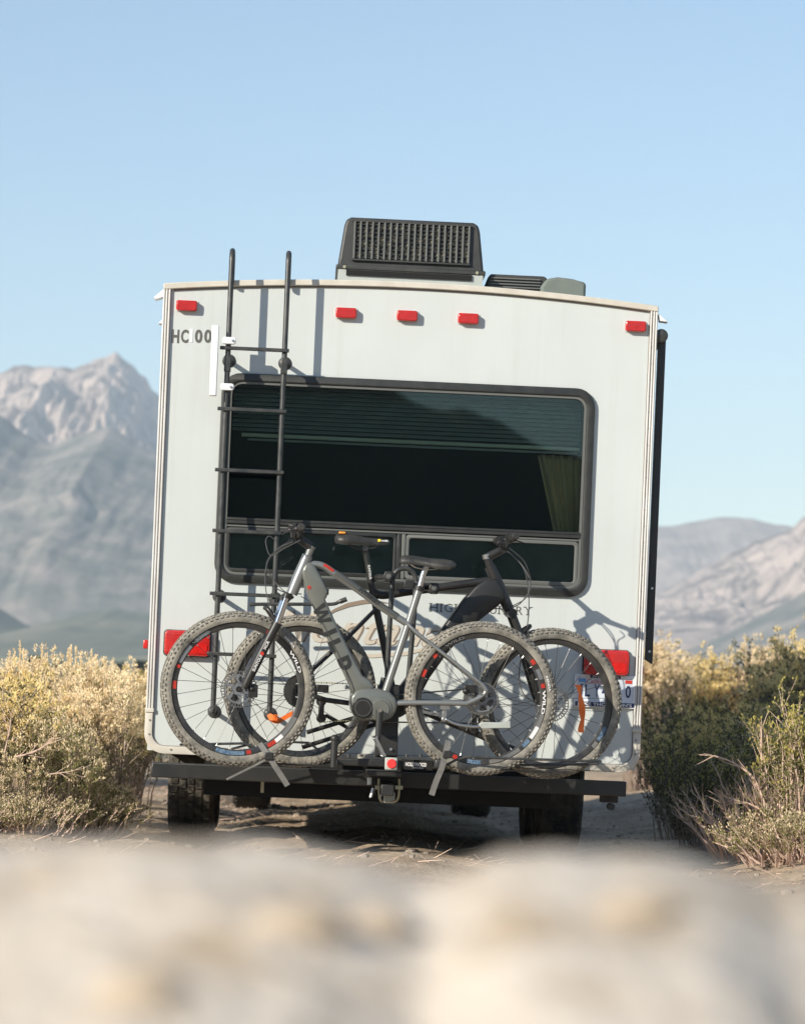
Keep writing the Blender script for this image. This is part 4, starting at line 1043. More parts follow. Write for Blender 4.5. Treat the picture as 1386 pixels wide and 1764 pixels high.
pd = [(853,996),(862,1012),(868,1030),(858,1042),(838,1058),(803,1086),(768,1126),(738,1168),(716,1210),(690,1228),(668,1222),(664,1200),(684,1186),(712,1150),(742,1106),(772,1066),(797,1032),(815,1012),(833,999)]
sub(b2, 'down_tube', filled([[(q(a, c_, d2).x, q(a, c_, d2).z) for a, c_ in pd]], -d2-.04, -d2+.04, .012), M['fblack'], 60)
for s_ in (-1, 1):
    fr.tube([oy(p, dy) for p, dy in zip(P2(d2, (646,1050), (600,1096), (538,1152), (516,1186)), (s_*.02, s_*.045, s_*.065, s_*.068))], .009, 10)
    fr.tube([oy(p, dy) for p, dy in zip(P2(d2, (516,1192), (560,1206), (620,1214), (668,1216)), (s_*.068, s_*.066, s_*.05, s_*.04))], .0125, 10)
sub(b2, 'frame', fr, M['fblack'], 60)
mp = P2(d2, (676,1208))[0]
sub(b2, 'motor', MB().lathe([(0,-.07),(.05,-.07),(.075,-.05),(.08,0),(.075,.05),(.05,.07),(0,.07)], 36, c=(mp.x, -d2, mp.z), closed=False), M['fblack'], 60)
sub(b2, 'chainring', MB().lathe([(.05,-.058),(.082,-.058),(.082,-.054),(.05,-.054)], 44, c=(mp.x, -d2, mp.z)), M['steel'])
pe = q(737, 1228, d2); ck2 = sub(b2, 'crank', MB().tube([oy(mp, -.08), oy(pe, -.09)], [.016, .012], 12).tube([oy(mp, .08), oy(mp+mp-pe, .09)], [.016, .012], 12), M['fblack'])
pedal(ck2, oy(pe, -.14), 10); pe2 = mp+mp-pe; pedal(ck2, oy(pe2, .14), 10)
cas = MB()
for r_, y_ in ((.082,-.024),(.075,-.028),(.067,-.032),(.059,-.036),(.050,-.040),(.041,-.044),(.032,-.048)):
    nt_ = 40
    vs = []; fs = []
    for k in range(nt_*2):
        a = 2*PI*k/(nt_*2); rr = r_+(.0018 if k % 2 else -.0018)
        for r0_ in (r_*.72, rr):
            vs.append((rh2.x+r0_*math.cos(a), -d2+y_, rh2.z+r0_*math.sin(a)))
    n_ = nt_*2
    for k in range(n_): l = (k+1) % n_; fs.append((k*2, k*2+1, l*2+1, l*2))
    cas.add(vs, fs)
co_ = sub(b2, 'cassette', cas, M['steel'], 0); co_.modifiers.new('t', 'SOLIDIFY').thickness = .0018
dj = q(551, 1226, d2); dr = MB().cbox((dj.x, -d2-.05, dj.z+.02), (.013, .014, .05)); dr.cyl((dj.x-.002, -d2-.06, dj.z+.05), (dj.x-.002, -d2-.03, dj.z+.05), .024); dr.cyl((dj.x+.002, -d2-.045, dj.z-.03), (dj.x+.002, -d2-.035, dj.z-.03), .024)
dr.cbox((q(553,1186,d2).x, -d2-.05, q(553,1186,d2).z), (.03, .014, .018)); sub(b2, 'derailleur', dr, M['fblack'], 40, .004)
chn = MB()
def chain_run(a, b_, rad):
    n_ = int((b_-a).length/.0127)
    for k in range(n_):
        p = a.lerp(b_, (k+.5)/n_); chn.ball(tuple(p), (.0062, .0035, .0045 if k % 2 else .0032), 6)
y_ = -.05
chain_run(oy(rh2+Vector((0,0,.045)), y_), oy(mp+Vector((0,0,.078)), y_), .004); chain_run(oy(dj+Vector((0,0,-.05)), y_), oy(mp+Vector((0,0,-.080)), y_), .004)
sub(b2, 'chain', chn, M['brass'], 0)['kind'] = 'stuff'
f2 = P2(d2, (876,1050), (894,1086), (911,1160), (930,1213))
for s_ in (-1, 1):
    y_ = s_*.060; a_ = f2[0]; 
    sub(b2, 'fork_tube', MB().tube([oy(q(880,1058,d2), y_), oy(q(893,1092,d2), y_)], .0165, 16), M['chrome'] if False else M['fblack'])
    sub(b2, 'fork_leg', MB().tube([oy(q(893,1090,d2), y_), oy(q(912,1150,d2), y_), oy(q(925,1196,d2), y_), oy(q(930,1214,d2), y_)], [.021, .022, .020, .013], 16), M['fblack'], 60)
sub(b2, 'fork_crown', MB().cyl(oy(q(879,1056,d2), -.075), oy(q(879,1056,d2), .075), .022).tube([h2[2], q(879,1056,d2)], .024), M['fblack'], 60)
ar = q(905,1085,d2); sub(b2, 'fork_arch', MB().tube(curve([oy(q(893,1092,d2), -.06), ar+Vector((.01,-.045,.012)), ar+Vector((.02,0,.02)), ar+Vector((.01,.045,.012)), oy(q(893,1092,d2), .06)]), .010, 10), M['fblack'])
s0, s1, s2 = P2(d2, (845,980), (838,960), (866,946))
sub(b2, 'stem', MB().tube([s0, s1], .019, 16).tube([s1, s2], [.021, .02], 14).cyl(oy(s2, -.025), oy(s2, .025), .021), M['fblack'], 60)
sub(b2, 'steerer_cap', MB().cyl(s1+Vector((0,0,-.008)), s1+Vector((-.005,0,.014)), .021), M['alu'])
hb2, hp2 = bars(b2, s2+Vector((0, 0, .004)), .36, .010, .048, 1)
sub(hb2, 'display', MB().cbox(tuple(s2+Vector((-.014, -.03, .028))), (.024, .03, .008)), M['fblack'], bevel=.004)
for cpts in (((866,938,-.16),(892,960,-.1),(908,985,-.03),(912,1010,0),(905,1030,0),(890,1040,0),(872,1048,0)),
             ((872,945,.1),(898,966,.06),(912,992,0),(913,1015,0),(897,1038,0),(884,1046,0)),
             ((870,940,-.1),(884,955,-.06),(902,980,0),(910,1020,0),(908,1055,.05),(905,1080,.06)),
             ((872,1050,0),(845,1050,0),(815,1072,0),(798,1080,.02)),
             ((908,1085,.06),(892,1150,.065),(896,1190,.07),(918,1210,.065))):
    sub(b2, 'cable', MB().tube(curve([oy(q(a, c_, d2), -y_) for a, c_, y_ in cpts]), .0027, 6), M['cable'])
sp = P2(d2, (638,1004), (631,965), (627,945)); sub(b2, 'seatpost', MB().tube(sp, [.0155]*3, 14), M['fblack'])
c = sp[0].lerp(sp[1], .45); sub(b2, 'lettering', place(text_fit('SUNTOUR', .07, .011, .02, .001), (c.x, -d2-.016, c.z), -80), M['letterdim'], 0)
sx = [(576,928,.055,.012),(580,927,.075,.022),(590,927,.082,.026),(602,928,.076,.025),(618,931,.056,.019),(634,933,.040,.016),(650,934,.034,.015),(662,934,.030,.013),(669,935,.020,.008)]
sd2 = sub(b2, 'saddle', saddle_mesh([(q(a, c_, d2), w_, h_) for a, c_, w_, h_ in sx]), M['saddle'], 60)
rl_ = MB()
for y_ in (-.022, .022): rl_.tube(curve([oy(p, y_) for p in P2(d2, (596,936), (612,946), (636,946), (654,940))]), .0035, 6)
rl_.cyl(oy(sp[2], -.028), oy(sp[2], .028), .014); sub(sd2, 'rails', rl_, M['steel'])
c = q(585, 919, d2+.05); sub(sd2, 'reflector', MB().cbox((c.x+.004, -d2-.05, c.z+.002), (.016, .012, .005)), M['amber'], bevel=.003)
c = q(655, 932, d2+.03); sub(sd2, 'badge', MB().cbox((c.x-.012, -d2-.0345, c.z+.001), (.007, .001, .006)), M['yellow'])
sub(sd2, 'lettering', place(text_fit('wtb', .034, .010, .02, .001), (c.x+.014, -d2-.035, c.z+.001), 0), M['bikewhite'], 0)
#SECTION rack
rk = root('bike_rack', (q(680, 1320, .6).x, -.55, q(680, 1380, .3).z), RV)
tag(rk, 'black hitch bike rack with an upright hoop, wheel cradles and straps holding two bikes', 'bike rack')
dm = .60
ho = [(665,1165),(670,1080),(675,1010)]
a0 = q(676,996,dm); a1 = q(716,1004,dm); cxh = (a0.x+a1.x)/2; rr = (a1.x-a0.x)/2; zc = (a0.z+a1.z)/2
pts = [q(664,1290,dm), q(667,1150,dm), q(672,1060,dm), a0]+[Vector((cxh-rr*math.cos(t), -dm, zc+rr*1.05*math.sin(t))) for t in np.linspace(.3, PI-.3, 9)]+[a1, q(713,1060,dm), q(705,1150,dm), q(700,1200,dm)]
sub(rk, 'upright_hoop', MB().tube(pts, .0125, 14), M['ladder'], 60)
# clamps
for px, py, ex, ey, dd in ((669,994,640,996,d2),(722,1011,704,1007,d1-.05),(747,1014,722,1012,d2+.08)):
    c = q(px, py, dm); e = q(ex, ey, dd)
    cb = MB().cyl(oy(c, -.045), oy(c, .045), .026, n=20); cb.cbox(tuple(c), (.02, .03, .026)); cb.tube([c, e], [.020, .016], 12, flat=.8); cb.cbox(tuple(e), (.024, .03, .020))
    k = sub(rk, 'clamp', cb, M['black'], 40, .004)
    sub(k, 'knob', MB().cyl(oy(c, -.045), oy(c, -.062), .016, .013, n=8).cyl(oy(c, -.062), oy(c, -.066), .007), M['disc'])
def pbox(p0, p1, d0, d1_): a = q(*p0, (d0+d1_)/2); e = q(*p1, (d0+d1_)/2); return (min(a.x, e.x), -d1_, min(a.z, e.z)), (max(a.x, e.x), -d0, max(a.z, e.z))
sub(rk, 'mast_foot', MB().box(*pbox((650,1180),(683,1306),.55,.64)), M['black'], 40, .006)
sub(rk, 'hinge_plate', MB().box(*pbox((648,1270),(684,1303),.64,.66)), M['black'], 40, .004)
sub(rk, 'pivot_bolt', MB().cyl(q(673,1291,.66), q(673,1291,.675), .007, n=10), M['alu'])
cbm = sub(rk, 'cross_beam', MB().box(*pbox((572,1305),(770,1326),.56,.66)), M['black'], 40, .006)
g = MB()
for px in (600, 622, 646, 700, 724):
    c = q(px, 1304, .62); g.cyl((c.x, -.62, c.z), (c.x, -.62, c.z+.012), .009, n=8)
sub(cbm, 'bolts', g, M['ladder'])['kind'] = 'stuff'
c = q(718, 1318, .662); sub(cbm, 'name_plate', MB().cbox((c.x, -.662, c.z), (.075, .003, .024)), M['under'])
sub(cbm, 'lettering', place(text_fit('HOLLYWOOD', .10, .019, .025, .0008), (c.x-.005, -.6665, c.z+.002)), M['bikewhite'], 0)
sub(cbm, 'lettering', place(text_fit('RACKS', .05, .006, .02, .0008), (c.x+.005, -.6665, c.z-.014)), M['letterdim'], 0)
c = q(673.5, 1316, .69); hx_ = sub(rk, 'reflector_housing', MB().cbox((c.x, -.68, c.z), (.030, .014, .030)), M['greybase'], 40, .006)
sub(hx_, 'reflector', MB().lathe([(0,-.703),(.020,-.703),(.024,-.698),(.024,-.694),(0,-.694)], 8, c=(c.x+.003, 0, c.z), closed=False), M['redface'], 20)
# trays on either side
for (xa, xb, d_, ya) in ((392,575,d1-.02,1316),(745,950,d1-.02,1326),(420,575,d2+.05,1314),(745,1035,d2+.05,1322)):
    sub(rk, 'tray', MB().box(*pbox((xa, ya-5),(xb, ya+6), d_-.045, d_-.01)), M['black'], 40, .004)
for px in (575, 752):
    c = q(px, 1312, .6); sub(rk, 'tray_foot', MB().box((c.x-.016, -.80, c.z-.03), (c.x+.016, -.40, c.z+.012)), M['ladder'], 40, .006)
c = q(575,1300,.8); sub(rk, 'end_post', MB().cyl((c.x, -.79, c.z-.06), (c.x, -.79, c.z+.075), .016).ball((c.x, -.79, c.z+.075), .02), M['black'])
def hoop(pts, d_, w=.045):
    b = MB(); near = [q(a, c_, d_+w) for a, c_ in pts]; farp = [oy(p, 2*w) for p in near]
    path = near+[oy(near[-1]+(near[-1]-near[-2]).normalized()*.0, w)]*0+farp[::-1]
    b.tube(near, .0058, 8); b.tube(farp, .0058, 8); b.tube([near[0], farp[0]], .0058, 8); b.tube([near[-1], farp[-1]], .0058, 8)
    return sub(rk, 'wheel_cradle', b, M['ladder'], 60)
hoop([(311,1283),(360,1282),(420,1281),(437,1287),(462,1305)], d1)
hoop([(767,1319),(784,1310),(803,1304),(850,1306),(940,1309),(1034,1312)], d1)
hoop([(400,1290),(440,1280),(492,1278),(532,1280),(565,1305)], d2)
hoop([(800,1322),(850,1318),(950,1318),(1030,1316)], d2)
def band(pts, w, t, name, m, parent, wdir=None, n=5):
    """flat strap following pts (Vectors), w wide along wdir"""
    P_ = curve(pts, n); b = MB(); vs = []; fs = []
    for i, p in enumerate(P_):
        tt_ = (P_[min(i+1, len(P_)-1)]-P_[max(i-1, 0)]).normalized()
        wd = (wdir or tt_.cross(Vector((0, 1, 0)))).normalized(); nn_ = tt_.cross(wd).normalized()
        for a, c_ in ((-1,-1),(1,-1),(1,1),(-1,1)): vs.append(p+wd*(a*w/2)+nn_*(c_*t/2))
    m_ = len(P_)
    for i in range(m_-1):
        for k in range(4): l = (k+1) % 4; fs.append((i*4+k, i*4+l, i*4+4+l, i*4+4+k))
    fs += [(0,1,2,3), ((m_-1)*4+3, (m_-1)*4+2, (m_-1)*4+1, (m_-1)*4)]
    b.add(vs, fs)
    if parent is None: return b
    return sub(parent, name, b, m, 40)
band([q(447,1281,d1+.05), q(462,1302,d1+.07), q(472,1318,d1+.075), q(484,1336,d1+.07), q(495,1354,d1+.065)], .026, .003, 'strap', M['strap'], rk)
band([q(459,1308,d1+.07), q(440,1318,d1+.06), q(412,1332,d1+.05), q(390,1343,d1+.05)], .010, .003, 'strap', M['strap'], rk)
band([q(772,1276,d1+.05), q(766,1302,d1+.07), q(761,1322,d1+.075), q(751,1346,d1+.07), q(743,1370,d1+.065)], .028, .003, 'strap', M['strap'], rk)
for px, py in ((463,1303),(770,1300)):
    c = q(px, py, d1+.075); sub(rk, 'buckle', MB().cbox(tuple(c), (.020, .010, .018)), M['black'], 40, .004)
# folded arms between the wheels; last entry is only a thick black diagonal tube
for p0, p1, r_ in (((528,1262),(646,1226),.011), ((520,1288),(652,1246),.011), ((560,1232),(612,1262),.009), ((720,1222),(886,1292),.0165)):
    sub(rk, 'black_tube', MB().tube([q(*p0, .36), q(*p1, .36)], r_, 12), M['black'], 60)
ta = curve([q(430,1042,.3), q(450,1041,.3), q(520,1041,.3), q(570,1041,.3), q(584,1037,.3), q(597,1032,.3)]); sub(rk, 'pull_handle', MB().tube(ta, [.009]*(len(ta)-6)+[.0125]*6, 10), M['ladder'], 60)
# hitch
c = q(664, 1360, .25)
ht_ = sub(rk, 'hitch_bar', MB().box((c.x-.031, -.60, c.z-.025), (c.x+.031, .3, c.z+.03)), M['black'], 40, .005)
b = MB().box(*pbox((630,1326),(690,1338),.2,.62)); sub(rk, 'hitch_plate', b, M['black'], 40, .005)
b = MB().box(*pbox((646,1344),(688,1372),.05,.24)); sub(rk, 'receiver', b, M['under'], 40, .005)
sub(rk, 'ball_mount', MB().box(*pbox((661,1364),(679,1384),.3,.42)), M['greybase'], 40, .006)
for px in (652, 687):
    g = MB().tube(curve([q(px,1342,.45), q(px,1360,.45), q(px-(3 if px > 670 else -3),1378,.45), q(664+(px-664)*.4,1382,.45)]), .006, 8); g.cbox(tuple(q(px,1357,.45)), (.018, .014, .009)); sub(rk, 'hitch_pin', g, M['brass'])
g = MB().tube([q(643,1358,.45), q(638,1374,.45)], .008, 8).tube([q(659,1364,.45), q(653,1376,.45)], .005, 8); g.cyl(q(636,1340,.45), q(636,1352,.45), .012); sub(rk, 'safety_clip', g, M['alu'])
# orange straps
o1 = root('tie_strap', tuple(q(484,1240,.5)), RV); tag(o1, 'short orange strap dangling beside the lower end of the ladder, behind the spokes', 'strap', 'orange straps tied to the wheels')
bb_ = band([q(463,1231,.52), q(468,1239,.53), q(476,1243,.52), q(486,1239,.5), q(505,1228,.48)], .022, .003, 'x', None, None); bb_.build('webbing', M['orange'], o1)
bb_ = band([q(462,1236,.535), q(471,1236,.54), q(478,1237,.535)], .030, .004, 'x', None, None); bb_.build('knot', M['orange'], o1)
o2 = root('tie_strap', tuple(q(1000,1262,.55)), RV); tag(o2, 'long orange strap hanging straight down in front of the licence plate', 'strap', 'orange straps tied to the wheels')
b = MB(); vs = []; fs = []
prof = [(994,1180,12),(997,1184,10),(998,1194,5.5),(1000,1204,8),(1002,1216,11),(1002.5,1230,11),(1003,1240,6.5),(1001,1250,9),(1000,1256,11),(1000,1262,11)]
for i, (px, py, w_) in enumerate(prof):
    c = q(px, py, .52); hw = w_/346/2; tw = .5*math.sin(i*.9)
    for a, t_ in ((-1,-.0015),(1,-.0015),(1,.0015),(-1,.0015)): vs.append((c.x+a*hw*math.cos(tw), c.y+a*hw*math.sin(tw)+t_, c.z))
for i in range(len(prof)-1):
    for k in range(4): l = (k+1) % 4; fs.append((i*4+k, i*4+l, i*4+4+l, i*4+4+k))
fs += [(0,1,2,3), (39,38,37,36)]; b.add(vs, fs); b.build('webbing', M['orange'], o2)
#SECTION plants
def leafmat(n, c, c2): return mat(n, c, .7, col2=c2, scale=14, amt=1, trans=.36, lo=.3, hi=.7)
M['sage'] = leafmat('sage_leaves', (.165,.18,.06), (.36,.32,.125))
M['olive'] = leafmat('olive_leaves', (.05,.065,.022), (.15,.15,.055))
M['gold'] = leafmat('golden_heads', (.80,.60,.24), (.88,.74,.40))
M['straw'] = leafmat('straw_heads', (.84,.64,.40), (.90,.77,.55))
M['yellowgreen'] = leafmat('yellow_green_heads', (.46,.40,.10), (.62,.52,.18))
M['twig'] = mat('grey_twig', (.30,.22,.17), .9, col2=(.5,.40,.33), scale=30, amt=.8)
M['deadtwig'] = mat('dead_twig', (.50,.34,.26), .9, col2=(.72,.56,.45), scale=20, amt=.8)
M['stalk'] = mat('straw_stalk', (.62,.52,.34), .8)
def tube_np(V, Fc, p0, p1, r0, r1):
    n = len(V); d = (p1-p0); d.normalize(); a = d.cross(Vector((.3, .9, .2))).normalized(); b = a.cross(d)
    for p, r in ((p0, r0), (p1, r1)):
        for k in range(3):
            an = 2*PI*k/3; V.append(tuple(p+a*(math.cos(an)*r)+b*(math.sin(an)*r)))
    for k in range(3): l = (k+1) % 3; Fc.append((n+k, n+l, n+3+l, n+3+k))
def leaf(V, Fc, p, d, L, w, rnd):
    s = d.cross(Vector((rnd.uniform(-1,1), rnd.uniform(-1,1), rnd.uniform(-1,1)))).normalized()*w
    n = len(V); m = p+d*(L*.5)
    V += [tuple(p), tuple(m+s), tuple(p+d*L), tuple(m-s)]; Fc.append((n, n+1, n+2, n+3))
def rvec(rnd): 
    while True:
        v = Vector((rnd.uniform(-1,1), rnd.uniform(-1,1), rnd.uniform(-1,1)))
        if .05 < v.length < 1: return v
def mk(name, V, Fc, m):
    me = bpy.data.meshes.new(name); me.from_pydata(V, [], Fc); me.materials.append(m); return me
def bush_variant(seed, h, rad, nst, twigs, leaves, hleaves, spread=.9, leaf_len=.020, droop=0., stem_r=.005, low=.26):
    """returns meshes stems, foliage, flower heads for a shrub h metres high"""
    rnd = random.Random(seed); SV, SF, LV, LF, HV_, HF = [], [], [], [], [], []
    lobes = [(rnd.uniform(0, 2*PI), rnd.uniform(.65, 1.15)) for _ in range(7)]
    for i in range(nst):
        a = rnd.uniform(0, 2*PI); lb = min(lobes, key=lambda l: abs(math.atan2(math.sin(l[0]-a), math.cos(l[0]-a))))
        t = rnd.random()**.6*spread
        end = Vector((math.cos(a)*t*rad*lb[1], math.sin(a)*t*rad*lb[1], h*rnd.uniform(.72, 1.08)*lb[1]**.35*math.sqrt(max(.08, 1-(t*.85)**2))))
        st_ = Vector((end.x*.55+rnd.uniform(-.06,.06), end.y*.55+rnd.uniform(-.06,.06), 0)); mid = st_.lerp(end, .5)+rvec(rnd)*.05*h+Vector((0, 0, .08*h))
        pts = [st_, st_.lerp(mid, .5)+rvec(rnd)*.02, mid, mid.lerp(end, .5)+rvec(rnd)*.025, end]
        for k in range(4): tube_np(SV, SF, pts[k], pts[k+1], stem_r*(1-.2*k), stem_r*(.8-.2*k)+.0008)
        for k in range(twigs):
            f = low+(1-low)*rnd.random()**.75; j = min(3, int(f*4)); p = pts[j].lerp(pts[j+1], f*4-j)
            d = (rvec(rnd)*.8+(end-st_).normalized()*.7+Vector((0, 0, .3))).normalized(); L = h*rnd.uniform(.08, .22)
            e = p+d*L; tube_np(SV, SF, p, e, .0019, .0009)
            for _ in range(leaves):
                u = rnd.random(); pp = p.lerp(e, u)+rvec(rnd)*.008
                leaf(LV, LF, pp, (d*.5+rvec(rnd)).normalized(), leaf_len*rnd.uniform(.6, 1.3), leaf_len*.22, rnd)
            if f > .62 and hleaves:
                for _ in range(hleaves):
                    pp = e+rvec(rnd)*.022; leaf(HV_, HF, pp, (d*.8+rvec(rnd)*.8+Vector((0,0,.5))).normalized(), leaf_len*rnd.uniform(.5, 1.1), leaf_len*.20, rnd)
    return SV, SF, LV, LF, HV_, HF
VAR = {}
def variant(key, leafm, headm, twm, **kw):
    SV, SF, LV, LF, HV_, HF = bush_variant(**kw)
    VAR[key] = [('stems', mk('stems', SV, SF, M[twm]))]
    if LF: VAR[key].append(('foliage', mk('foliage', LV, LF, M[leafm])))
    if HF: VAR[key].append(('seed_heads', mk('seed_heads', HV_, HF, M[headm])))
variant('sage', 'sage', 'straw', 'twig', seed=1, h=.62, rad=.50, nst=85, twigs=9, leaves=11, hleaves=9)
variant('rabbit', 'olive', 'gold', 'twig', seed=2, h=.75, rad=.50, nst=90, twigs=9, leaves=8, hleaves=17)
variant('straw', 'sage', 'straw', 'twig', seed=3, h=.80, rad=.48, nst=95, twigs=9, leaves=5, hleaves=19, spread=.6)
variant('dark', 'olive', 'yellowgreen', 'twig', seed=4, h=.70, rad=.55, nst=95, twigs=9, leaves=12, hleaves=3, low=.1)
variant('twiggy', 'sage', 'straw', 'deadtwig', seed=5, h=.50, rad=.62, nst=120, twigs=9, leaves=2, hleaves=0, spread=1.0, stem_r=.0085)
variant('low', 'sage', 'straw', 'deadtwig', seed=6, h=.26, rad=.48, nst=90, twigs=9, leaves=7, hleaves=3, spread=1.0, leaf_len=.016)
variant('sprig', 'sage', 'yellowgreen', 'deadtwig', seed=8, h=.78, rad=.30, nst=38, twigs=10, leaves=14, hleaves=6, spread=.8, leaf_len=.022)
GRP = {'l': 'shrubs along the left side of the track', 'r': 'shrubs along the right side of the track'}
def bush(key, x, y, s, rot, label, g, name='sagebrush', zs=1.0):
    r = root(name, (0, 0, 0), Matrix.Translation((x, y, gz(x, y)-.02)) @ Matrix.Rotation(R(rot), 4, 'Z') @ Matrix.Diagonal((s, s, s*zs, 1)))
    tag(r, label, 'shrub', GRP[g])
    for n_, me in VAR[key]: obj(n_, me, r)
    return r
LB = [('rabbit', -2.30, 17.0, 1.00, 10, 'olive shrub with golden tops at the left edge, nearest the camera'),
      ('sage', -1.86, 16.9, .95, 80, 'grey-green leafy shrub low on the left bank, in front of the straw tops'),
      ('dark', -2.05, 17.4, 1.00, 150, 'darker green shrub in the middle of the left thicket'),
      ('straw', -1.72, 17.9, .98, 30, 'straw-topped shrub just left of the trailer corner'),
      ('rabbit', -2.15, 18.2, 1.12, 200, 'golden-topped shrub at the top of the left thicket'),
      ('straw', -1.82, 19.0, 1.12, 250, 'pale straw shrub right behind the left thicket, touching the trailer edge'),
      ('sage', -2.50, 18.6, 1.2, 300, 'green and straw shrub behind the one at the left edge'),
      ('low', -1.72, 17.1, .9, 20, 'small bleached shrub at the foot of the left bank near the bumper end'),
      ('twiggy', -2.15, 16.6, .62, 120, 'bare twiggy bush on the bank under the left shrubs'),
      ('straw', -2.3, 19.9, 1.15, 77, 'tall straw shrub on the left skyline below the grass stalks'),
      ('rabbit', -1.9, 20.6, 1.1, 177, 'golden shrub farther up the track, seen above the left thicket'),
      ('straw', -2.0, 22.5, 1.15, 207, 'distant straw shrub left of the trailer corner trim')]
for k, x, y, s, r_, lb in LB: bush(k, x, y, s, r_, lb, 'l')
LB2 = [('low', -1.95, 16.35, .85, 40, 'low dry scrub spilling down the left bank in front of the leafy shrubs'),
       ('low', -2.20, 16.25, .8, 140, 'low dry scrub at the very left edge, at the foot of the bank'),
       ('sage', -1.62, 17.35, .50, 240, 'small green shrub low beside the left trailer wheel'),
       ('sage', -2.12, 16.5, .55, 290, 'small leafy shrub at the foot of the left thicket')]
for k, x, y, s, r_, lb in LB2: bush(k, x, y, s, r_, lb, 'l')
def branch(pts, Y, label, th=.006):
    P_ = curve([w_at(a, c_, Y) for a, c_ in pts]); r_ = root('dead_branch', tuple(P_[0])); n_ = len(P_)
    rr_ = random.Random(int(pts[0][0])); b = MB().tube(P_, [th*(1-.75*i/n_) for i in range(n_)], 6)
    for k in range(2, n_-1, 2):
        d = (P_[k+1 if k+1 < n_ else k]-P_[k-1]).normalized(); e = P_[k]+(d+rvec(rr_)*.8).normalized()*rr_.uniform(.04, .12)
        b.tube([P_[k], P_[k].lerp(e, .5)+rvec(rr_)*.008, e], [th*.45, th*.3, .0012], 5)
    b.build('wood', M['deadtwig'], r_); tag(r_, label, 'branch')
branch([(27,1304),(45,1300),(62,1294),(80,1283),(100,1262)], 16.45, 'pale bare branch lying across the left shrubs')
branch([(86,1334),(110,1331),(128,1328)], 16.5, 'short pale dead branch in the middle of the left thicket', .004)
branch([(8,1296),(14,1270),(18,1245),(20,1228)], 16.5, 'upright pale dead branch at the left edge', .004)
branch([(1320,1395),(1300,1345),(1275,1322),(1240,1305),(1205,1300)], 16.35, 'long bare branch reaching left out of the twiggy bush on the right', .008)
branch([(1325,1392),(1312,1310),(1311,1265),(1309,1255)], 16.4, 'upright broken branch in front of the leafy shrub on the right', .008)
branch([(1318,1400),(1290,1385),(1262,1378),(1245,1372)], 16.3, 'low bare branch at the foot of the twiggy bush on the right', .006)
RB = [('sprig', 2.02, 16.45, 1.02, 40, 'leafy upright shrub at the right edge, lit by the sun'),
      ('twiggy', 1.93, 16.55, .98, 200, 'bare brown branching bush at the right edge, fanning out to the left'),
      ('low', 1.98, 15.9, 1.0, 90, 'low bleached tangle of twigs at the foot of the right edge'),
      ('low', 2.2, 16.1, 1.1, 250, 'low leafy tangle at the lower right corner of the bushes'),
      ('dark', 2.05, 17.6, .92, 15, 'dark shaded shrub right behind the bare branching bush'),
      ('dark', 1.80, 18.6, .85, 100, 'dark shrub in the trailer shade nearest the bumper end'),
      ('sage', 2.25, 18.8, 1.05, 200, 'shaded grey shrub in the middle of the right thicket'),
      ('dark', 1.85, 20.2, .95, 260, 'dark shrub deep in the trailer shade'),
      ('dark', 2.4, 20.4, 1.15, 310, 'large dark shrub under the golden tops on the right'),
      ('rabbit', 2.05, 22.0, 1.05, 20, 'half shaded shrub with golden crown right of the licence plate'),
      ('rabbit', 3.25, 26.0, 1.75, 130, 'tall yellow-green shrub at the upper right edge'),
      ('rabbit', 3.75, 27.0, 2.0, 50, 'tallest green shrub rising at the upper right edge'),
      ('straw', 2.45, 32.0, 1.75, 70, 'sunlit golden shrub beside the trailer corner'),
      ('rabbit', 3.15, 33.0, 1.85, 190, 'sunlit golden shrub right of the one beside the trailer corner'),
      ('straw', 3.75, 33.0, 1.75, 240, 'sunlit straw shrub in the saddle left of the tallest green shrub'),
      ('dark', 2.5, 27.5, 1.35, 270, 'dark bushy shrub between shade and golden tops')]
for k, x, y, s, r_, lb in RB: bush(k, x, y, s, r_, lb, 'r')
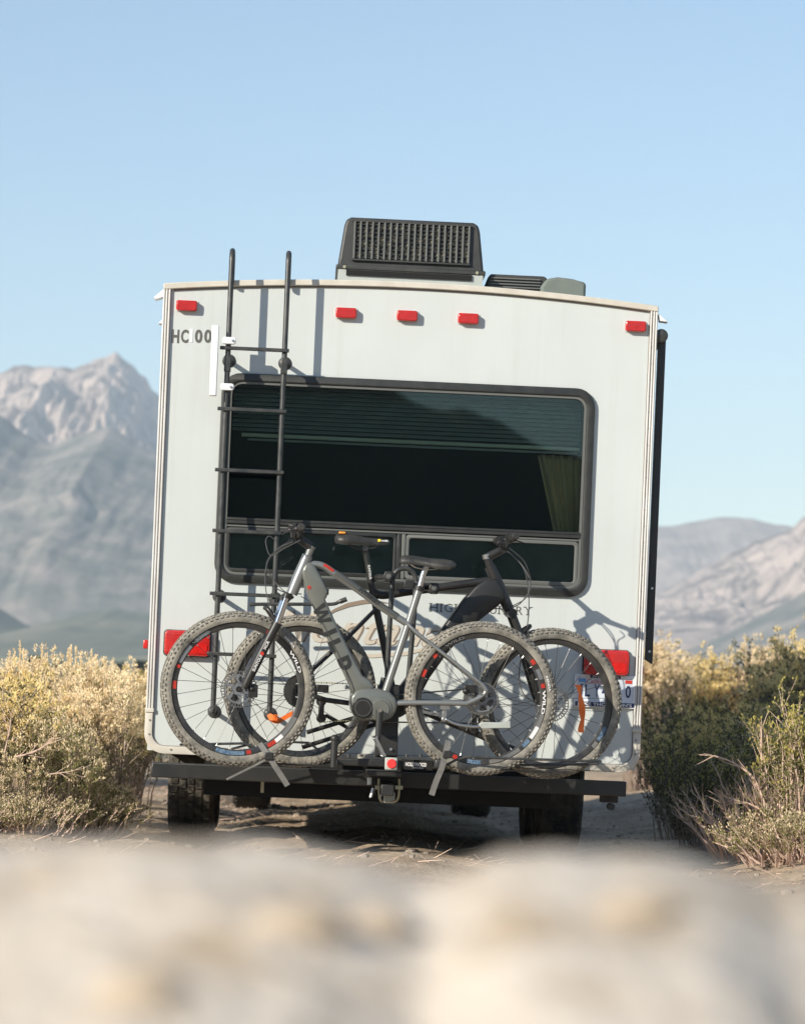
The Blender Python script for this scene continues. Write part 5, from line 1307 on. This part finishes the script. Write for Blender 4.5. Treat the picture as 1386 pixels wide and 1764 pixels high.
# farther brush on both sides as two masses nobody could count
def mass(name, side, rng_, seed, y0, y1, x0, x1, n, smin, smax, label):
    rnd = random.Random(seed); pools = {}
    o_ = bpy.data.objects.new(name, None)
    groups = {}
    for i in range(n):
        y = y0+(y1-y0)*rnd.random()**1.4; x = side*(x0+(x1-x0)*rnd.random()+max(0, y-30)*.05); s = rnd.uniform(smin, smax); k = rnd.choice(('rabbit', 'straw', 'straw', 'rabbit', 'sage'))
        mt = Matrix.Translation((x, y, gz(x, y)-.03)) @ Matrix.Rotation(rnd.uniform(0, 6.28), 4, 'Z') @ Matrix.Diagonal((s, s, s, 1)); R3 = np.array(mt)
        for n_, me in VAR[k]:
            if n_ == 'stems': continue
            co = np.empty(len(me.vertices)*3); me.vertices.foreach_get('co', co); co = co.reshape(-1, 4, 3)
            keep = RNG.random(len(co)) < (.30 if n_ == 'foliage' else .5)
            co = co[keep]; cen = co.mean(1, keepdims=True); co = cen+(co-cen)*1.75
            co = co.reshape(-1, 3) @ R3[:3, :3].T+R3[:3, 3]
            groups.setdefault(me.materials[0].name, [me.materials[0], []])[1].append(co)
    allv = []; mats = []; cnt = []
    for nm_, (m_, lst) in groups.items(): v = np.concatenate(lst); allv.append(v); mats.append(m_); cnt.append(len(v)//4)
    co = np.concatenate(allv); nf = len(co)//4; me = bpy.data.meshes.new(name)
    me.vertices.add(len(co)); me.vertices.foreach_set('co', co.ravel()); me.loops.add(nf*4); me.loops.foreach_set('vertex_index', np.arange(nf*4, dtype=np.int32))
    me.polygons.add(nf); me.polygons.foreach_set('loop_start', (np.arange(nf)*4).astype(np.int32)); me.polygons.foreach_set('loop_total', np.full(nf, 4, np.int32))
    for m_ in mats: me.materials.append(m_)
    me.polygons.foreach_set('material_index', np.repeat(np.arange(len(mats)), cnt).astype(np.int32)); me.update(calc_edges=True)
    o_ = bpy.data.objects.new(name, me); C.objects.link(o_); o_['kind'] = 'stuff'; o_['label'] = label; o_['category'] = 'brush'
mass('brush', -1, None, 5, 20, 60, 1.9, 9, 34, 1.0, 1.5, 'straw coloured brush stretching away on the left of the track')
mass('brush', 1, None, 6, 33, 75, 2.6, 11, 40, 1.6, 2.3, 'golden brush stretching away on the right of the track')
# tall grass stalks above the left thicket
rnd = random.Random(12)
SL = ['leftmost of the thin straw grass stalks above the left thicket', 'second thin straw stalk from the left edge', 'tallest straw stalk near the left edge', 'straw stalk just right of the tallest one at the left edge',
      'lone straw stalk standing apart above the left thicket', 'leftmost stalk of the dense clump above the thicket', 'tallest stalk of the dense clump above the thicket', 'middle stalk of the dense clump above the thicket',
      'fourth stalk of the dense clump above the thicket', 'straw stalk just right of the dense clump', 'second straw stalk right of the dense clump', 'straw stalk nearest the trailer above the left thicket']
for i, (px, py) in enumerate(((17,1122),(25,1120),(35,1106),(41,1124),(73,1116),(118,1118),(123,1112),(131,1115),(140,1122),(158,1120),(166,1130),(180,1138))):
    Y = 18.3+rnd.random(); tp = w_at(px, py, Y); g0_ = gz(tp.x, Y)
    r_ = root('grass_stalk', (tp.x-.03, Y, g0_)); b = MB()
    b.tube(curve([Vector((tp.x-.03, Y, g0_)), Vector((tp.x-.01, Y, (g0_+tp.z)/2)), tp]), .0022, 5); b.build('stem', M['stalk'], r_)
    V, Fc = [], []
    for k in range(90):
        z = tp.z-rnd.random()*.13; leaf(V, Fc, Vector((tp.x-.002, Y, z))+rvec(rnd)*.006, (rvec(rnd)+Vector((0,0,1.2))).normalized(), .014, .003, rnd)
    b = MB(); b.v = V; b.f = Fc; b.build('seed_head', M['straw'], r_, 0)
    tag(r_, SL[i], 'grass stalk', 'grass stalks above the left thicket')
# litter on the ground: pebbles, clods and dead twigs
V, Fc = [], []; rnd = random.Random(33)
for i in range(2600):
    y = rnd.uniform(14.5, 30); x = rnd.uniform(-3.2, 3.2)
    if abs(x) < 1.3 and rnd.random() < .55: continue
    p = Vector((x, y, gz(x, y)+.003)); a = rnd.uniform(0, 2*PI); L = rnd.uniform(.03, .14)
    tube_np(V, Fc, p, p+Vector((math.cos(a)*L, math.sin(a)*L, rnd.uniform(0, .05))), .0022, .001)
o = obj('dead_twigs', mk('dead_twigs', V, Fc, M['deadtwig'])); tag(o, 'dead twigs scattered over the dirt beside the track', 'twigs', kind='stuff')
pb = MB(); rnd = random.Random(34)
for i in range(1500):
    y = rnd.uniform(14, 30); x = rnd.uniform(-3, 3); r_ = rnd.uniform(.004, .018)*(1 if rnd.random() > .05 else 2.2)
    pb.ball((x, y, gz(x, y)+r_*.2), (r_, r_*rnd.uniform(.7,1.2), r_*.6), 6)
M['stone'] = mat('stone', (.20,.165,.135), .9, col2=(.40,.34,.28), scale=16, amt=1, bump=.6, bscale=50)
tag(pb.build('pebbles', M['stone'], None, 0), 'small stones and clods on the dirt track', 'pebbles', kind='stuff')
def rock(x, y, r_, label, seed, sq=(1,1,.7), m='stone', z=None, n=20, rough=.55, name='rock'):
    b = MB().ball((0,0,0), 1, n); vs = []
    P_ = np.array(b.v)
    f1 = fbm(P_[:,0]*1.6+seed*3.1+P_[:,2], P_[:,1]*1.6+P_[:,2]*1.3+seed, 5, seed); f2 = rdg(P_[:,0]*2.3+seed, P_[:,2]*2.1+P_[:,1]*1.7, 4, seed+4)
    k = .72+rough*f1+.22*(f2-.6)
    P_ = P_*k[:, None]*np.array(sq)*r_+np.array([x, y, gz(x, y)+r_*.15 if z is None else z])
    b.v = [tuple(p) for p in P_]; o_ = b.build(name, M[m], None, 60); tag(o_, label, 'rock'); return o_
rock(-1.86, 16.5, .07, 'grey weathered rock below the left shrubs', 3, (1.2, .8, .9), rough=1.0)
rock(-2.08, 16.3, .035, 'small tan stone left of the grey weathered rock', 5)
rock(-1.52, 17.7, .05, 'pale stone on the ground between the left shrubs and the wheel', 6)
M['palestone'] = mat('pale_boulder', (.46,.38,.29), .9, col2=(.36,.29,.21), scale=12, amt=.8, lo=.50, hi=.68, bump=.4, bscale=40)
rock(-.055, 1.70, .020, 'small out of focus stone half buried in the foreground bank, left of its dip', 11, (1.3, .9, .6), 'palestone', None, 24, .5, 'stone')
rock(-.012, 1.74, .017, 'small tan out of focus stone in the dip of the foreground bank', 12, (1.1, .9, .7), 'palestone', None, 24, .5, 'stone')
rock(.125, 1.73, .016, 'small out of focus stone under the right crest of the foreground bank', 13, (1.4, .8, .6), 'palestone', None, 24, .5, 'stone')
rock(-.13, 1.60, .018, 'small out of focus stone low in the left half of the foreground bank', 14, (1.2, .8, .6), 'palestone', None, 24, .5, 'stone')
# distant dark trees at the foot of the hills
M['pine'] = mat('pine_needles', (.035,.05,.03), .9, col2=(.07,.085,.045), scale=.6, amt=1)
def tree(px, py, Y, h, label, seed):
    rnd = random.Random(seed); tp = w_at(px, py, Y); base = gz(tp.x, Y); hh_ = tp.z-base
    r_ = root('pine_tree', (tp.x, Y, base)); MB().cyl((tp.x, Y, base), (tp.x, Y, tp.z-.5), .3, .08, 8).build('trunk', M['twig'], r_)
    V, Fc = [], []
    for i in range(1500):
        t = rnd.random(); rad = hh_*.28*(1-t)**.8+.1; a = rnd.uniform(0, 2*PI); q_ = rnd.random()**.5
        leaf(V, Fc, Vector((tp.x+math.cos(a)*rad*q_, Y+math.sin(a)*rad*q_, base+hh_*(.1+.9*t)-rad*.2)), (Vector((math.cos(a), math.sin(a), -.1))+rvec(rnd)*.5).normalized(), .7, .25, rnd)
    b = MB(); b.v = V; b.f = Fc; b.build('crown', M['pine'], r_, 0); tag(r_, label, 'tree')
tree(59, 1132, 420, 8, 'dark far-off tree over the left edge of the thicket', 1)
tree(102, 1140, 440, 7, 'smallest of the dark far-off trees, between the others', 2)
tree(207, 1143, 400, 7, 'dark far-off tree between the grass stalks and the trailer', 3)
tree(244, 1139, 380, 9, 'tallest dark far-off tree, touching the trailer edge', 4)
# ------------------------------------------------------------------ tidy
for o in bpy.data.objects:
    if '_o' in o.keys(): del o['_o']
